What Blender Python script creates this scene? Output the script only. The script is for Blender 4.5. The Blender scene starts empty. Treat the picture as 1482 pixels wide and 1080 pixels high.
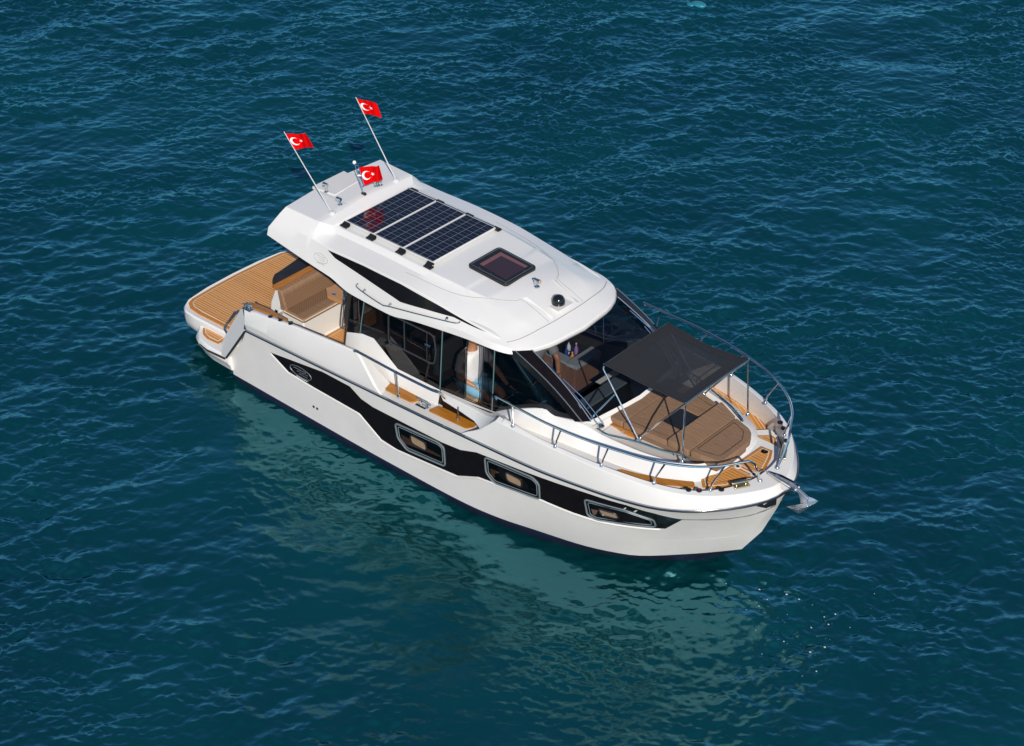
import bpy, bmesh, math, random
import numpy as np
from mathutils import Vector, Matrix

random.seed(4)
rng = np.random.default_rng(11)
SC = bpy.context.scene
COL = SC.collection

# ------------------------------------------------------------------ camera
F_PX, PITCH, YAW, ROLL = 3001.62, 0.592088, 2.297077, 0.003429
CAM_LOC = Vector((15.79050, -16.92678, 16.50188))
fwd = Vector((math.cos(YAW) * math.cos(PITCH), math.sin(YAW) * math.cos(PITCH), -math.sin(PITCH)))
rgt = Vector((math.sin(YAW), -math.cos(YAW), 0))
upv = rgt.cross(fwd)
r2 = math.cos(ROLL) * rgt + math.sin(ROLL) * upv
u2 = -math.sin(ROLL) * rgt + math.cos(ROLL) * upv
cam = bpy.data.cameras.new("camera")
cam_o = bpy.data.objects.new("camera", cam)
COL.objects.link(cam_o)
M = Matrix((r2, u2, -fwd)).transposed().to_4x4()
M.translation = CAM_LOC
cam_o.matrix_world = M
cam.sensor_width = 36.0
cam.lens = F_PX / 1482.0 * 36.0
cam.clip_start = 0.5
cam.clip_end = 6000
SC.camera = cam_o

# ------------------------------------------------------------------ world, sun, exposure
SUN = Vector((0.93, -0.83, 0.77)).normalized()          # direction towards the sun
w = bpy.data.worlds.new("World")
SC.world = w
w.use_nodes = True
nt = w.node_tree
sky = nt.nodes.new("ShaderNodeTexSky")
sky.sky_type = 'NISHITA'
sky.sun_disc = False
sky.sun_elevation = math.asin(SUN.z)
sky.sun_rotation = math.atan2(SUN.x, SUN.y)
sky.air_density = 0.75
sky.dust_density = 0.0
sky.ozone_density = 2.5
bg = nt.nodes["Background"]
bg.inputs[1].default_value = 0.1
nt.links.new(sky.outputs[0], bg.inputs[0])

sl = bpy.data.lights.new("sun", 'SUN')
sl.energy = 3.9
sl.angle = math.radians(0.5)
sl.color = (1.0, 0.93, 0.835)
so = bpy.data.objects.new("sun", sl)
COL.objects.link(so)
so.rotation_euler = SUN.to_track_quat('Z', 'Y').to_euler()
so.location = SUN * 60

SC.view_settings.view_transform = 'Standard'
SC.view_settings.look = 'None'
SC.view_settings.exposure = 0.13
SC.view_settings.gamma = 1.0
SC.cycles.caustics_reflective = False
SC.cycles.caustics_refractive = False
SC.cycles.max_bounces = 8
SC.cycles.transparent_max_bounces = 12

# ------------------------------------------------------------------ materials
def mat(name, col=(.8, .8, .8), rough=.4, metal=0.0, spec=.5, coat=0.0, noise=0.0, nscale=6.0,
        bump=0.0, bscale=60.0, sheen=0.0, rvar=0.0):
    m = bpy.data.materials.new(name)
    m.use_nodes = True
    N, Lk = m.node_tree.nodes, m.node_tree.links
    b = N["Principled BSDF"]
    b.inputs["Base Color"].default_value = (*col, 1)
    b.inputs["Roughness"].default_value = rough
    b.inputs["Metallic"].default_value = metal
    b.inputs["Specular IOR Level"].default_value = spec
    b.inputs["Coat Weight"].default_value = coat
    b.inputs["Coat Roughness"].default_value = 0.05
    b.inputs["Sheen Weight"].default_value = sheen
    tc = N.new("ShaderNodeTexCoord")
    if noise > 0 or rvar > 0:
        n = N.new("ShaderNodeTexNoise")
        n.inputs["Scale"].default_value = nscale
        n.inputs["Detail"].default_value = 6
        n.inputs["Roughness"].default_value = .62
        Lk.new(tc.outputs["Object"], n.inputs["Vector"])
        if noise > 0:
            mr = N.new("ShaderNodeMapRange")
            mr.inputs["From Min"].default_value = .3
            mr.inputs["From Max"].default_value = .7
            mr.inputs["To Min"].default_value = 1 - noise
            mr.inputs["To Max"].default_value = 1 + noise
            Lk.new(n.outputs["Fac"], mr.inputs["Value"])
            mx = N.new("ShaderNodeMix")
            mx.data_type = 'RGBA'
            mx.blend_type = 'MULTIPLY'
            mx.inputs["Factor"].default_value = 1
            mx.inputs["A"].default_value = (*col, 1)
            Lk.new(mr.outputs["Result"], mx.inputs["B"])
            Lk.new(mx.outputs["Result"], b.inputs["Base Color"])
        if rvar > 0:
            mr2 = N.new("ShaderNodeMapRange")
            mr2.inputs["To Min"].default_value = max(.02, rough - rvar)
            mr2.inputs["To Max"].default_value = rough + rvar
            Lk.new(n.outputs["Fac"], mr2.inputs["Value"])
            Lk.new(mr2.outputs["Result"], b.inputs["Roughness"])
    if bump > 0:
        n2 = N.new("ShaderNodeTexNoise")
        n2.inputs["Scale"].default_value = bscale
        n2.inputs["Detail"].default_value = 3
        Lk.new(tc.outputs["Object"], n2.inputs["Vector"])
        bp = N.new("ShaderNodeBump")
        bp.inputs["Strength"].default_value = bump
        bp.inputs["Distance"].default_value = .01
        Lk.new(n2.outputs["Fac"], bp.inputs["Height"])
        Lk.new(bp.outputs["Normal"], b.inputs["Normal"])
    return m

def math_node(N, op, a=None, b=None):
    n = N.new("ShaderNodeMath")
    n.operation = op
    if a is not None and not hasattr(a, "links"): n.inputs[0].default_value = a
    if b is not None and not hasattr(b, "links"): n.inputs[1].default_value = b
    return n

def teak_mat(name, pitch=.055, line=.2, angle=0.0):
    """weathered teak planks with pale caulking and painted-in glare patches, planks along local x turned by angle"""
    m = bpy.data.materials.new(name)
    m.use_nodes = True
    N, Lk = m.node_tree.nodes, m.node_tree.links
    b = N["Principled BSDF"]
    tc = N.new("ShaderNodeTexCoord")
    mp = N.new("ShaderNodeMapping")
    mp.inputs["Rotation"].default_value = (0, 0, -angle)
    Lk.new(tc.outputs["Object"], mp.inputs["Vector"])
    sx = N.new("ShaderNodeSeparateXYZ")
    Lk.new(mp.outputs[0], sx.inputs[0])
    dv = math_node(N, 'DIVIDE', None, pitch); Lk.new(sx.outputs["Y"], dv.inputs[0])
    fr = math_node(N, 'FRACT'); Lk.new(dv.outputs[0], fr.inputs[0])
    lt = math_node(N, 'LESS_THAN', None, line); Lk.new(fr.outputs[0], lt.inputs[0])
    fl = math_node(N, 'FLOOR'); Lk.new(dv.outputs[0], fl.inputs[0])
    wn = N.new("ShaderNodeTexWhiteNoise"); wn.noise_dimensions = '1D'
    Lk.new(fl.outputs[0], wn.inputs["W"])
    mp2 = N.new("ShaderNodeMapping")
    mp2.inputs["Scale"].default_value = (3, 40, 40)
    Lk.new(mp.outputs[0], mp2.inputs["Vector"])
    n = N.new("ShaderNodeTexNoise"); n.inputs["Scale"].default_value = 1.5; n.inputs["Detail"].default_value = 5
    Lk.new(mp2.outputs[0], n.inputs["Vector"])
    n3 = N.new("ShaderNodeTexNoise"); n3.inputs["Scale"].default_value = 2.2; n3.inputs["Detail"].default_value = 4
    Lk.new(tc.outputs["Object"], n3.inputs["Vector"])
    ad = math_node(N, 'ADD'); Lk.new(n.outputs["Fac"], ad.inputs[0]); Lk.new(wn.outputs["Value"], ad.inputs[1])
    ad2 = math_node(N, 'ADD'); Lk.new(ad.outputs[0], ad2.inputs[0]); Lk.new(n3.outputs["Fac"], ad2.inputs[1])
    cr = N.new("ShaderNodeValToRGB")
    cr.color_ramp.elements[0].position = .0; cr.color_ramp.elements[0].color = (.44, .145, .012, 1)
    cr.color_ramp.elements[1].position = 1.0; cr.color_ramp.elements[1].color = (.67, .275, .035, 1)
    sc = math_node(N, 'MULTIPLY', None, .4); Lk.new(ad2.outputs[0], sc.inputs[0])
    Lk.new(sc.outputs[0], cr.inputs[0])
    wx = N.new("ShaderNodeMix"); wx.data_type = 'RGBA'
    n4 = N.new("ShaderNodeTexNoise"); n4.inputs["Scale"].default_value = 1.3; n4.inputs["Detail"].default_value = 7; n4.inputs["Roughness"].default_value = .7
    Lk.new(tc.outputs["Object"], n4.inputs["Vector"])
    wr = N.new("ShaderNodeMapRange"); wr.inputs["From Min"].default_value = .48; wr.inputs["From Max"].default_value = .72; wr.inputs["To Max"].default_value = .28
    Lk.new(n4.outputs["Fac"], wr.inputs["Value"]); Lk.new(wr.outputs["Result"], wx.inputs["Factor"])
    Lk.new(cr.outputs[0], wx.inputs["A"]); wx.inputs["B"].default_value = (.60, .38, .19, 1)  # pale patches: weathering, plus whitish glare mixed into the colour
    mx = N.new("ShaderNodeMix"); mx.data_type = 'RGBA'
    Lk.new(lt.outputs[0], mx.inputs["Factor"])
    Lk.new(wx.outputs["Result"], mx.inputs["A"])
    mx.inputs["B"].default_value = (.66, .47, .30, 1)
    Lk.new(mx.outputs["Result"], b.inputs["Base Color"])
    b.inputs["Roughness"].default_value = .55
    b.inputs["Specular IOR Level"].default_value = .3
    return m

def wood_mat(name, c0, c1, rough=.4, axis=0, coat=0.0):
    m = bpy.data.materials.new(name)
    m.use_nodes = True
    N, Lk = m.node_tree.nodes, m.node_tree.links
    b = N["Principled BSDF"]
    tc = N.new("ShaderNodeTexCoord")
    mp = N.new("ShaderNodeMapping")
    s = [42, 42, 42]; s[axis] = 3
    mp.inputs["Scale"].default_value = s
    Lk.new(tc.outputs["Object"], mp.inputs["Vector"])
    n = N.new("ShaderNodeTexNoise"); n.inputs["Scale"].default_value = 1.3; n.inputs["Detail"].default_value = 6
    Lk.new(mp.outputs[0], n.inputs["Vector"])
    cr = N.new("ShaderNodeValToRGB")
    cr.color_ramp.elements[0].position = .3; cr.color_ramp.elements[0].color = (*c0, 1)
    cr.color_ramp.elements[1].position = .7; cr.color_ramp.elements[1].color = (*c1, 1)
    Lk.new(n.outputs["Fac"], cr.inputs[0])
    Lk.new(cr.outputs[0], b.inputs["Base Color"])
    b.inputs["Roughness"].default_value = rough
    b.inputs["Coat Weight"].default_value = coat
    return m

def glass_mat(name, tint=(.3, .3, .3), ior=1.5, rough=.02):
    m = bpy.data.materials.new(name)
    m.use_nodes = True
    N, Lk = m.node_tree.nodes, m.node_tree.links
    for n in list(N):
        if n.type == 'BSDF_PRINCIPLED': N.remove(n)
    out = N["Material Output"]
    tr = N.new("ShaderNodeBsdfTransparent"); tr.inputs[0].default_value = (*tint, 1)
    gl = N.new("ShaderNodeBsdfGlossy"); gl.inputs["Roughness"].default_value = rough
    gl.inputs["Color"].default_value = (.9, .95, 1, 1)
    lw = N.new("ShaderNodeLayerWeight"); lw.inputs["Blend"].default_value = .5
    pw = math_node(N, 'POWER', None, 5.0); Lk.new(lw.outputs["Facing"], pw.inputs[0])
    f0 = ((ior - 1) / (ior + 1)) ** 2
    ml = math_node(N, 'MULTIPLY', None, 1 - f0); Lk.new(pw.outputs[0], ml.inputs[0])
    fr = math_node(N, 'ADD', None, f0); Lk.new(ml.outputs[0], fr.inputs[0])
    mx = N.new("ShaderNodeMixShader")
    Lk.new(fr.outputs[0], mx.inputs[0]); Lk.new(tr.outputs[0], mx.inputs[1]); Lk.new(gl.outputs[0], mx.inputs[2])
    Lk.new(mx.outputs[0], out.inputs["Surface"])
    return m

def mesh_fabric(name, col, alpha):
    """woven see-through sun cloth"""
    m = bpy.data.materials.new(name)
    m.use_nodes = True
    N, Lk = m.node_tree.nodes, m.node_tree.links
    b = N["Principled BSDF"]; out = N["Material Output"]
    b.inputs["Base Color"].default_value = (*col, 1); b.inputs["Roughness"].default_value = .8
    tr = N.new("ShaderNodeBsdfTransparent"); tr.inputs[0].default_value = (.9, .9, .9, 1)
    mx = N.new("ShaderNodeMixShader"); mx.inputs[0].default_value = alpha
    tc = N.new("ShaderNodeTexCoord")
    n = N.new("ShaderNodeTexNoise"); n.inputs["Scale"].default_value = 5; n.inputs["Detail"].default_value = 4
    Lk.new(tc.outputs["Object"], n.inputs["Vector"])
    mr = N.new("ShaderNodeMapRange"); mr.inputs["To Min"].default_value = alpha - .08; mr.inputs["To Max"].default_value = alpha + .08
    Lk.new(n.outputs["Fac"], mr.inputs["Value"]); Lk.new(mr.outputs["Result"], mx.inputs[0])
    Lk.new(tr.outputs[0], mx.inputs[1]); Lk.new(b.outputs[0], mx.inputs[2])
    Lk.new(mx.outputs[0], out.inputs["Surface"])
    return m

def quilt_mat(name, c, s):
    """diamond stitched upholstery"""
    m = bpy.data.materials.new(name)
    m.use_nodes = True
    N, Lk = m.node_tree.nodes, m.node_tree.links
    b = N["Principled BSDF"]
    tc = N.new("ShaderNodeTexCoord")
    sx = N.new("ShaderNodeSeparateXYZ"); Lk.new(tc.outputs["Object"], sx.inputs[0])
    xz = math_node(N, 'SUBTRACT'); Lk.new(sx.outputs["X"], xz.inputs[0]); Lk.new(sx.outputs["Z"], xz.inputs[1])
    fac = None
    outs = []
    for op in ('ADD', 'SUBTRACT'):
        a = math_node(N, op); Lk.new(xz.outputs[0], a.inputs[0]); Lk.new(sx.outputs["Y"], a.inputs[1])
        d = math_node(N, 'DIVIDE', None, s); Lk.new(a.outputs[0], d.inputs[0])
        f = math_node(N, 'PINGPONG', None, .5); Lk.new(d.outputs[0], f.inputs[0])
        outs.append(f)
    mn = math_node(N, 'MINIMUM'); Lk.new(outs[0].outputs[0], mn.inputs[0]); Lk.new(outs[1].outputs[0], mn.inputs[1])
    cr = N.new("ShaderNodeValToRGB")
    cr.color_ramp.elements[0].position = .03; cr.color_ramp.elements[0].color = (*[v * .5 for v in c], 1)
    cr.color_ramp.elements[1].position = .16; cr.color_ramp.elements[1].color = (*c, 1)
    Lk.new(mn.outputs[0], cr.inputs[0]); Lk.new(cr.outputs[0], b.inputs["Base Color"])
    bp = N.new("ShaderNodeBump"); bp.inputs["Strength"].default_value = .5; bp.inputs["Distance"].default_value = .015
    Lk.new(mn.outputs[0], bp.inputs["Height"]); Lk.new(bp.outputs[0], b.inputs["Normal"])
    b.inputs["Roughness"].default_value = .55
    return m

def solar_mat(name):
    m = bpy.data.materials.new(name)
    m.use_nodes = True
    N, Lk = m.node_tree.nodes, m.node_tree.links
    b = N["Principled BSDF"]
    tc = N.new("ShaderNodeTexCoord")
    sx = N.new("ShaderNodeSeparateXYZ"); Lk.new(tc.outputs["Object"], sx.inputs[0])
    def lines(sock, pitch, wd, off):
        a = math_node(N, 'ADD', None, off); Lk.new(sock, a.inputs[0])
        d = math_node(N, 'DIVIDE', None, pitch); Lk.new(a.outputs[0], d.inputs[0])
        f = math_node(N, 'FRACT'); Lk.new(d.outputs[0], f.inputs[0])
        l = math_node(N, 'LESS_THAN', None, wd); Lk.new(f.outputs[0], l.inputs[0])
        return l
    lx = lines(sx.outputs["X"], .1267, .055, 10 + .003)
    ly = lines(sx.outputs["Y"], .0725, .085, 10 + .0725 * 0 + .003)
    ly2 = lines(sx.outputs["Y"], .145, .05, 10 + .003)
    mx0 = math_node(N, 'MULTIPLY', None, .42); Lk.new(ly.outputs[0], mx0.inputs[0])
    mm = math_node(N, 'MAXIMUM'); Lk.new(lx.outputs[0], mm.inputs[0]); Lk.new(mx0.outputs[0], mm.inputs[1])
    ml = math_node(N, 'MULTIPLY', None, .8); Lk.new(ly2.outputs[0], ml.inputs[0])
    mm2 = math_node(N, 'MAXIMUM'); Lk.new(mm.outputs[0], mm2.inputs[0]); Lk.new(ml.outputs[0], mm2.inputs[1])
    mix = N.new("ShaderNodeMix"); mix.data_type = 'RGBA'
    Lk.new(mm2.outputs[0], mix.inputs["Factor"])
    mix.inputs["A"].default_value = (.0055, .0065, .016, 1); mix.inputs["B"].default_value = (.20, .22, .25, 1)
    # bird droppings and dust
    n = N.new("ShaderNodeTexNoise"); n.inputs["Scale"].default_value = 9; n.inputs["Detail"].default_value = 2
    Lk.new(tc.outputs["Object"], n.inputs["Vector"])
    gt = math_node(N, 'GREATER_THAN', None, .745); Lk.new(n.outputs["Fac"], gt.inputs[0])
    mix2 = N.new("ShaderNodeMix"); mix2.data_type = 'RGBA'
    Lk.new(gt.outputs[0], mix2.inputs["Factor"]); Lk.new(mix.outputs["Result"], mix2.inputs["A"])
    mix2.inputs["B"].default_value = (.6, .55, .45, 1)
    Lk.new(mix2.outputs["Result"], b.inputs["Base Color"])
    b.inputs["Roughness"].default_value = .07
    b.inputs["Specular IOR Level"].default_value = .5
    return m

WHITE = mat("gelcoat_white", (.775, .762, .735), .22, noise=.025, nscale=1.2, rvar=.06)
HULLW = mat("hull_gelcoat", (.765, .742, .715), .34, noise=.035, nscale=2.2, rvar=.1)
NONSKID = mat("nonskid_white", (.71, .695, .665), .6, noise=.03, nscale=3, bump=.12, bscale=220)
SEAM = mat("sealant_grey", (.36, .355, .345), .5)
NAVY = mat("antifouling_navy", (.012, .014, .04), .45, noise=.25, nscale=5)
BLACK = mat("gloss_black", (.0085, .0065, .007), .14, spec=.28, noise=.2, nscale=9, rvar=.06)
MBLACK = mat("matt_black", (.012, .012, .014), .5)
RUBBER = mat("rubber_black", (.014, .016, .019), .38)
STEEL = mat("polished_steel", (.72, .72, .72), .11, metal=1, rvar=.05, nscale=14)
GALV = mat("anchor_steel", (.82, .83, .84), .27, metal=.85, noise=.2, nscale=12, rvar=.1)
WARMSTEEL = mat("warm_tint_steel", (.80, .66, .42), .16, metal=1, noise=.15, nscale=30)  # polished steel cleats with a warm tint in the metal colour
ALU = mat("anodised_aluminium", (.62, .64, .65), .35, metal=.8)
FRAMEG = mat("window_frame_grey", (.16, .20, .22), .35)
WINDARK = mat("window_frame_dark", (.03, .034, .038), .3)
PFRAME = mat("panel_frame_white", (.66, .66, .65), .4)
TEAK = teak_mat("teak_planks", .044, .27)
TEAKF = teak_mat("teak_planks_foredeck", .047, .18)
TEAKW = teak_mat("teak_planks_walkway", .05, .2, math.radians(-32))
TEAKS = wood_mat("teak_solid", (.34, .12, .010), (.50, .205, .025), .45, 0)
TEAKB = wood_mat("teak_edge", (.44, .16, .016), (.58, .235, .03), .5, 1)
CAULK = mat("teak_caulking", (.70, .63, .53), .6)
VARN = wood_mat("varnished_wood", (.32, .11, .015), (.45, .19, .035), .18, 1, .6)
TABLEW = wood_mat("table_wood", (.42, .20, .075), (.56, .29, .12), .3, 0, .3)
WALNUT = wood_mat("walnut_veneer", (.16, .085, .055), (.24, .13, .085), .35, 2, .2)
def woven_mat(name, col, pitch=.022):
    m = mat(name, col, .8, noise=.07, nscale=7)
    N, Lk = m.node_tree.nodes, m.node_tree.links
    b = N["Principled BSDF"]
    tc = [n for n in N if n.type == 'TEX_COORD'][0]
    src = b.inputs["Base Color"].links[0].from_socket
    sx = N.new("ShaderNodeSeparateXYZ"); Lk.new(tc.outputs["Object"], sx.inputs[0])
    d = math_node(N, 'DIVIDE', None, pitch); Lk.new(sx.outputs["X"], d.inputs[0])
    f = math_node(N, 'PINGPONG', None, .5); Lk.new(d.outputs[0], f.inputs[0])
    mr = N.new("ShaderNodeMapRange"); mr.inputs["From Max"].default_value = .5; mr.inputs["To Min"].default_value = .80; mr.inputs["To Max"].default_value = 1.12
    Lk.new(f.outputs[0], mr.inputs["Value"])
    mx = N.new("ShaderNodeMix"); mx.data_type = 'RGBA'; mx.blend_type = 'MULTIPLY'; mx.inputs["Factor"].default_value = 1
    Lk.new(src, mx.inputs["A"]); Lk.new(mr.outputs["Result"], mx.inputs["B"]); Lk.new(mx.outputs["Result"], b.inputs["Base Color"])
    mp = N.new("ShaderNodeMapping"); mp.inputs["Scale"].default_value = (3, 16, 6); mp.inputs["Rotation"].default_value = (0, 0, .25)
    Lk.new(tc.outputs["Object"], mp.inputs["Vector"])
    n = N.new("ShaderNodeTexNoise"); n.inputs["Scale"].default_value = 2.2; n.inputs["Detail"].default_value = 4; n.inputs["Distortion"].default_value = .6
    Lk.new(mp.outputs[0], n.inputs["Vector"])
    ad = math_node(N, 'MULTIPLY_ADD', None, .12); Lk.new(f.outputs[0], ad.inputs[0]); Lk.new(n.outputs["Fac"], ad.inputs[2])
    bp = N.new("ShaderNodeBump"); bp.inputs["Strength"].default_value = .55; bp.inputs["Distance"].default_value = .022
    Lk.new(ad.outputs[0], bp.inputs["Height"]); Lk.new(bp.outputs[0], b.inputs["Normal"])
    return m
FABRIC = woven_mat("brown_cushion_fabric", (.27, .158, .090))
FABRIC2 = mat("brown_cushion_dark", (.185, .107, .063), .75, noise=.08, nscale=9, bump=.25, bscale=300, sheen=.2)
PIPING = mat("cushion_piping", (.035, .02, .014), .6)
QUILT = quilt_mat("quilted_fabric", (.25, .145, .08), .045)
TAN = mat("tan_leather", (.36, .24, .15), .5, noise=.08, nscale=10)
BIMINI = mesh_fabric("sunshade_mesh", (.022, .0225, .026), .93)
BIMINI_E = mat("sunshade_border", (.02, .02, .023), .8, bump=.2, bscale=200)
GL_SIDE = glass_mat("side_glass", (.21, .20, .20), 1.6)
GL_WS = glass_mat("windscreen_glass", (.64, .65, .67))
GL_HATCH = glass_mat("hatch_glass", (.30, .22, .24))
GL_PORT = glass_mat("porthole_glass", (.55, .52, .48))
TEALGL = mat("glass_edge", (.10, .19, .20), .15)
SOLAR = solar_mat("solar_cells")
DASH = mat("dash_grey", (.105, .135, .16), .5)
CTOP = mat("worktop_grey", (.30, .34, .36), .3)
DARKIN = mat("cabin_dark_trim", (.03, .026, .024), .6)  # even dark brown colour for cabin lining, bulkhead and furniture
CABFL = mat("cabin_floor", (.09, .055, .04), .5)
INTW = mat("cabin_lining", (.30, .28, .26), .6)
NAVYCL = mat("navy_cloth", (.008, .009, .016), .85, noise=.3, nscale=6, bump=.6, bscale=18)
RED = mat("flag_red", (.78, .003, .004), .9, spec=.05, noise=.06, nscale=8)
def thin_cloth(m, col):
    N, Lk = m.node_tree.nodes, m.node_tree.links
    b = N["Principled BSDF"]; out = N["Material Output"]
    t = N.new("ShaderNodeBsdfTranslucent"); t.inputs[0].default_value = (*col, 1)
    mx = N.new("ShaderNodeMixShader"); mx.inputs[0].default_value = .3
    Lk.new(b.outputs[0], mx.inputs[1]); Lk.new(t.outputs[0], mx.inputs[2]); Lk.new(mx.outputs[0], out.inputs["Surface"])
thin_cloth(RED, (.8, .01, .01))
WFLAG = mat("flag_white", (.85, .85, .85), .7)
SKIN = mat("skin", (.42, .20, .11), .5, noise=.06, nscale=20)
SHIRT = mat("white_cotton", (.74, .74, .75), .8, bump=.7, bscale=14)
DENIM = mat("light_blue_cotton", (.20, .42, .56), .85, noise=.15, nscale=18, bump=.5, bscale=16)
GREYSH = mat("grey_cotton", (.25, .25, .26), .85, bump=.7, bscale=14)
NAVYTR = mat("dark_navy_cotton", (.012, .014, .026), .85, bump=.6, bscale=14)
HAIR = mat("dark_hair", (.02, .014, .01), .6)
LAMPW = mat("lamp_lens", (.8, .8, .78), .2)
ORANGEJ = mat("bottle_orange", (.75, .30, .02), .3)
BLUEB = mat("bottle_blue", (.02, .08, .3), .2)
PURPB = mat("bottle_violet", (.35, .2, .45), .2)
CLEARB = mat("bottle_label_white", (.7, .7, .72), .3)
RUBY = mat("red_lens", (.5, .01, .012), .2)
FOAM = mat("foam_white", (.45, .52, .55), .5)
AQUA = mat("turquoise_plastic", (.02, .20, .27), .35, noise=.2, nscale=8)
WHITEPAINT = mat("pole_white", (.62, .62, .62), .3)

# ------------------------------------------------------------------ mesh helpers
def finish(me, angle=32, smooth=True):
    bm = bmesh.new(); bm.from_mesh(me)
    bmesh.ops.remove_doubles(bm, verts=bm.verts, dist=1e-5)
    bmesh.ops.recalc_face_normals(bm, faces=bm.faces)
    th = math.radians(angle)
    for f in bm.faces: f.smooth = smooth
    for e in bm.edges:
        if len(e.link_faces) == 2:
            try: e.smooth = e.calc_face_angle() < th
            except ValueError: e.smooth = True
        else: e.smooth = True
    bm.to_mesh(me); bm.free()

def link(name, me, m=None, parent=None, bevel=0.0, angle=32, seg=2):
    o = bpy.data.objects.new(name, me)
    COL.objects.link(o)
    if m is not None:
        for mm in (m if isinstance(m, (list, tuple)) else [m]): me.materials.append(mm)
    if parent is not None: o.parent = parent
    if bevel > 0:
        b = o.modifiers.new("bevel", 'BEVEL'); b.width = bevel; b.segments = seg
        b.limit_method = 'ANGLE'; b.angle_limit = math.radians(28); b.harden_normals = False
    return o

class MB:
    """collects shapes into one mesh"""
    def __init__(s): s.v = []; s.f = []; s.mi = []; s.cur = 0
    def add(s, vs, fs):
        n = len(s.v); s.v += [tuple(p) for p in vs]
        for f in fs: s.f.append([i + n for i in f]); s.mi.append(s.cur)
        return s
    def box(s, c, d, rot=None):
        x, y, z = [k / 2 for k in d]
        vs = [Vector((a * x, b * y, e * z)) for e in (-1, 1) for b in (-1, 1) for a in (-1, 1)]
        if rot is not None: vs = [rot @ v for v in vs]
        vs = [v + Vector(c) for v in vs]
        return s.add(vs, [(0, 2, 3, 1), (4, 5, 7, 6), (0, 1, 5, 4), (2, 6, 7, 3), (0, 4, 6, 2), (1, 3, 7, 5)])
    def bb(s, a, b):
        c = [(p + q) / 2 for p, q in zip(a, b)]; d = [abs(q - p) for p, q in zip(a, b)]
        return s.box(c, d)
    def prism(s, poly, z0, z1):
        """poly of (x,y) or (x,y,z): z0,z1 absolute or offsets when 3d"""
        n = len(poly)
        if len(poly[0]) == 3:
            lo = [(p[0], p[1], p[2] + z0) for p in poly]; hi = [(p[0], p[1], p[2] + z1) for p in poly]
        else:
            lo = [(p[0], p[1], z0) for p in poly]; hi = [(p[0], p[1], z1) for p in poly]
        fs = [list(range(n))[::-1], [n + i for i in range(n)]]
        fs += [(i, (i + 1) % n, n + (i + 1) % n, n + i) for i in range(n)]
        return s.add(lo + hi, fs)
    def grid(s, rows, close=False):
        nr, nc = len(rows), len(rows[0])
        vs = [p for r in rows for p in r]
        fs = []
        for i in range(nr - 1):
            for j in range(nc - 1 + (1 if close else 0)):
                fs.append((i * nc + j, i * nc + (j + 1) % nc, (i + 1) * nc + (j + 1) % nc, (i + 1) * nc + j))
        return s.add(vs, fs)
    def tube(s, pts, r, seg=8, cap=True, closed=False):
        P = [Vector(p) for p in pts]; n = len(P)
        rs = r if isinstance(r, (list, tuple)) else [r] * n
        rows = []; up = None
        for i in range(n):
            if closed: t = (P[(i + 1) % n] - P[i - 1]).normalized()
            elif i == 0: t = (P[1] - P[0]).normalized()
            elif i == n - 1: t = (P[-1] - P[-2]).normalized()
            else: t = ((P[i + 1] - P[i]).normalized() + (P[i] - P[i - 1]).normalized()).normalized()
            if up is None:
                up = Vector((0, 0, 1)) if abs(t.z) < .9 else Vector((1, 0, 0))
            a = t.cross(up)
            if a.length < 1e-5: a = t.orthogonal()
            a.normalize(); b = a.cross(t).normalized(); up = b
            rows.append([P[i] + rs[i] * (math.cos(2 * math.pi * k / seg) * a + math.sin(2 * math.pi * k / seg) * b) for k in range(seg)])
        if closed: rows.append(rows[0])
        n0 = len(s.v)
        s.grid(rows, close=True)
        if cap and not closed:
            s.f.append([n0 + k for k in range(seg)][::-1]); s.mi.append(s.cur)
            s.f.append([n0 + (n - 1) * seg + k for k in range(seg)]); s.mi.append(s.cur)
        return s
    def sphere(s, c, r, sc=(1, 1, 1), nu=14, nv=8, zmin=-1.0):
        rows = []
        for i in range(nv + 1):
            th = math.pi * i / nv
            zz = max(math.cos(th), zmin); rr = math.sin(th) if math.cos(th) >= zmin else math.sqrt(max(0, 1 - zmin * zmin)) * (0 if i == nv else 1)
            rows.append([(c[0] + sc[0] * r * rr * math.cos(2 * math.pi * k / nu), c[1] + sc[1] * r * rr * math.sin(2 * math.pi * k / nu), c[2] + sc[2] * r * zz) for k in range(nu)])
        return s.grid(rows, close=True)
    def lathe(s, c, prof, seg=16):
        rows = [[(c[0] + r * math.cos(2 * math.pi * k / seg), c[1] + r * math.sin(2 * math.pi * k / seg), c[2] + z) for k in range(seg)] for r, z in prof]
        n0 = len(s.v); s.grid(rows, close=True)
        s.f.append([n0 + k for k in range(seg)][::-1]); s.mi.append(s.cur)
        s.f.append([n0 + (len(prof) - 1) * seg + k for k in range(seg)]); s.mi.append(s.cur)
        return s
    def build(s, name, m, parent=None, bevel=0.0, angle=32, smooth=True, seg=2):
        me = bpy.data.meshes.new(name)
        me.from_pydata(s.v, [], s.f)
        if any(s.mi):
            for p, i in zip(me.polygons, s.mi): p.material_index = i
        finish(me, angle, smooth)
        return link(name, me, m, parent, bevel, angle, seg)

def smooth_path(pts, n=6, closed=False):
    P = [Vector(p) for p in pts]; out = []
    m = len(P)
    for i in range(m if closed else m - 1):
        if closed: p0, p1, p2, p3 = P[i - 1], P[i], P[(i + 1) % m], P[(i + 2) % m]
        else: p0, p1, p2, p3 = P[max(i - 1, 0)], P[i], P[i + 1], P[min(i + 2, m - 1)]
        for k in range(n):
            t = k / n
            out.append(.5 * ((2 * p1) + (p2 - p0) * t + (2 * p0 - 5 * p1 + 4 * p2 - p3) * t * t + (3 * p1 - p0 - 3 * p2 + p3) * t ** 3))
    if not closed: out.append(P[-1])
    return out

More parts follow.
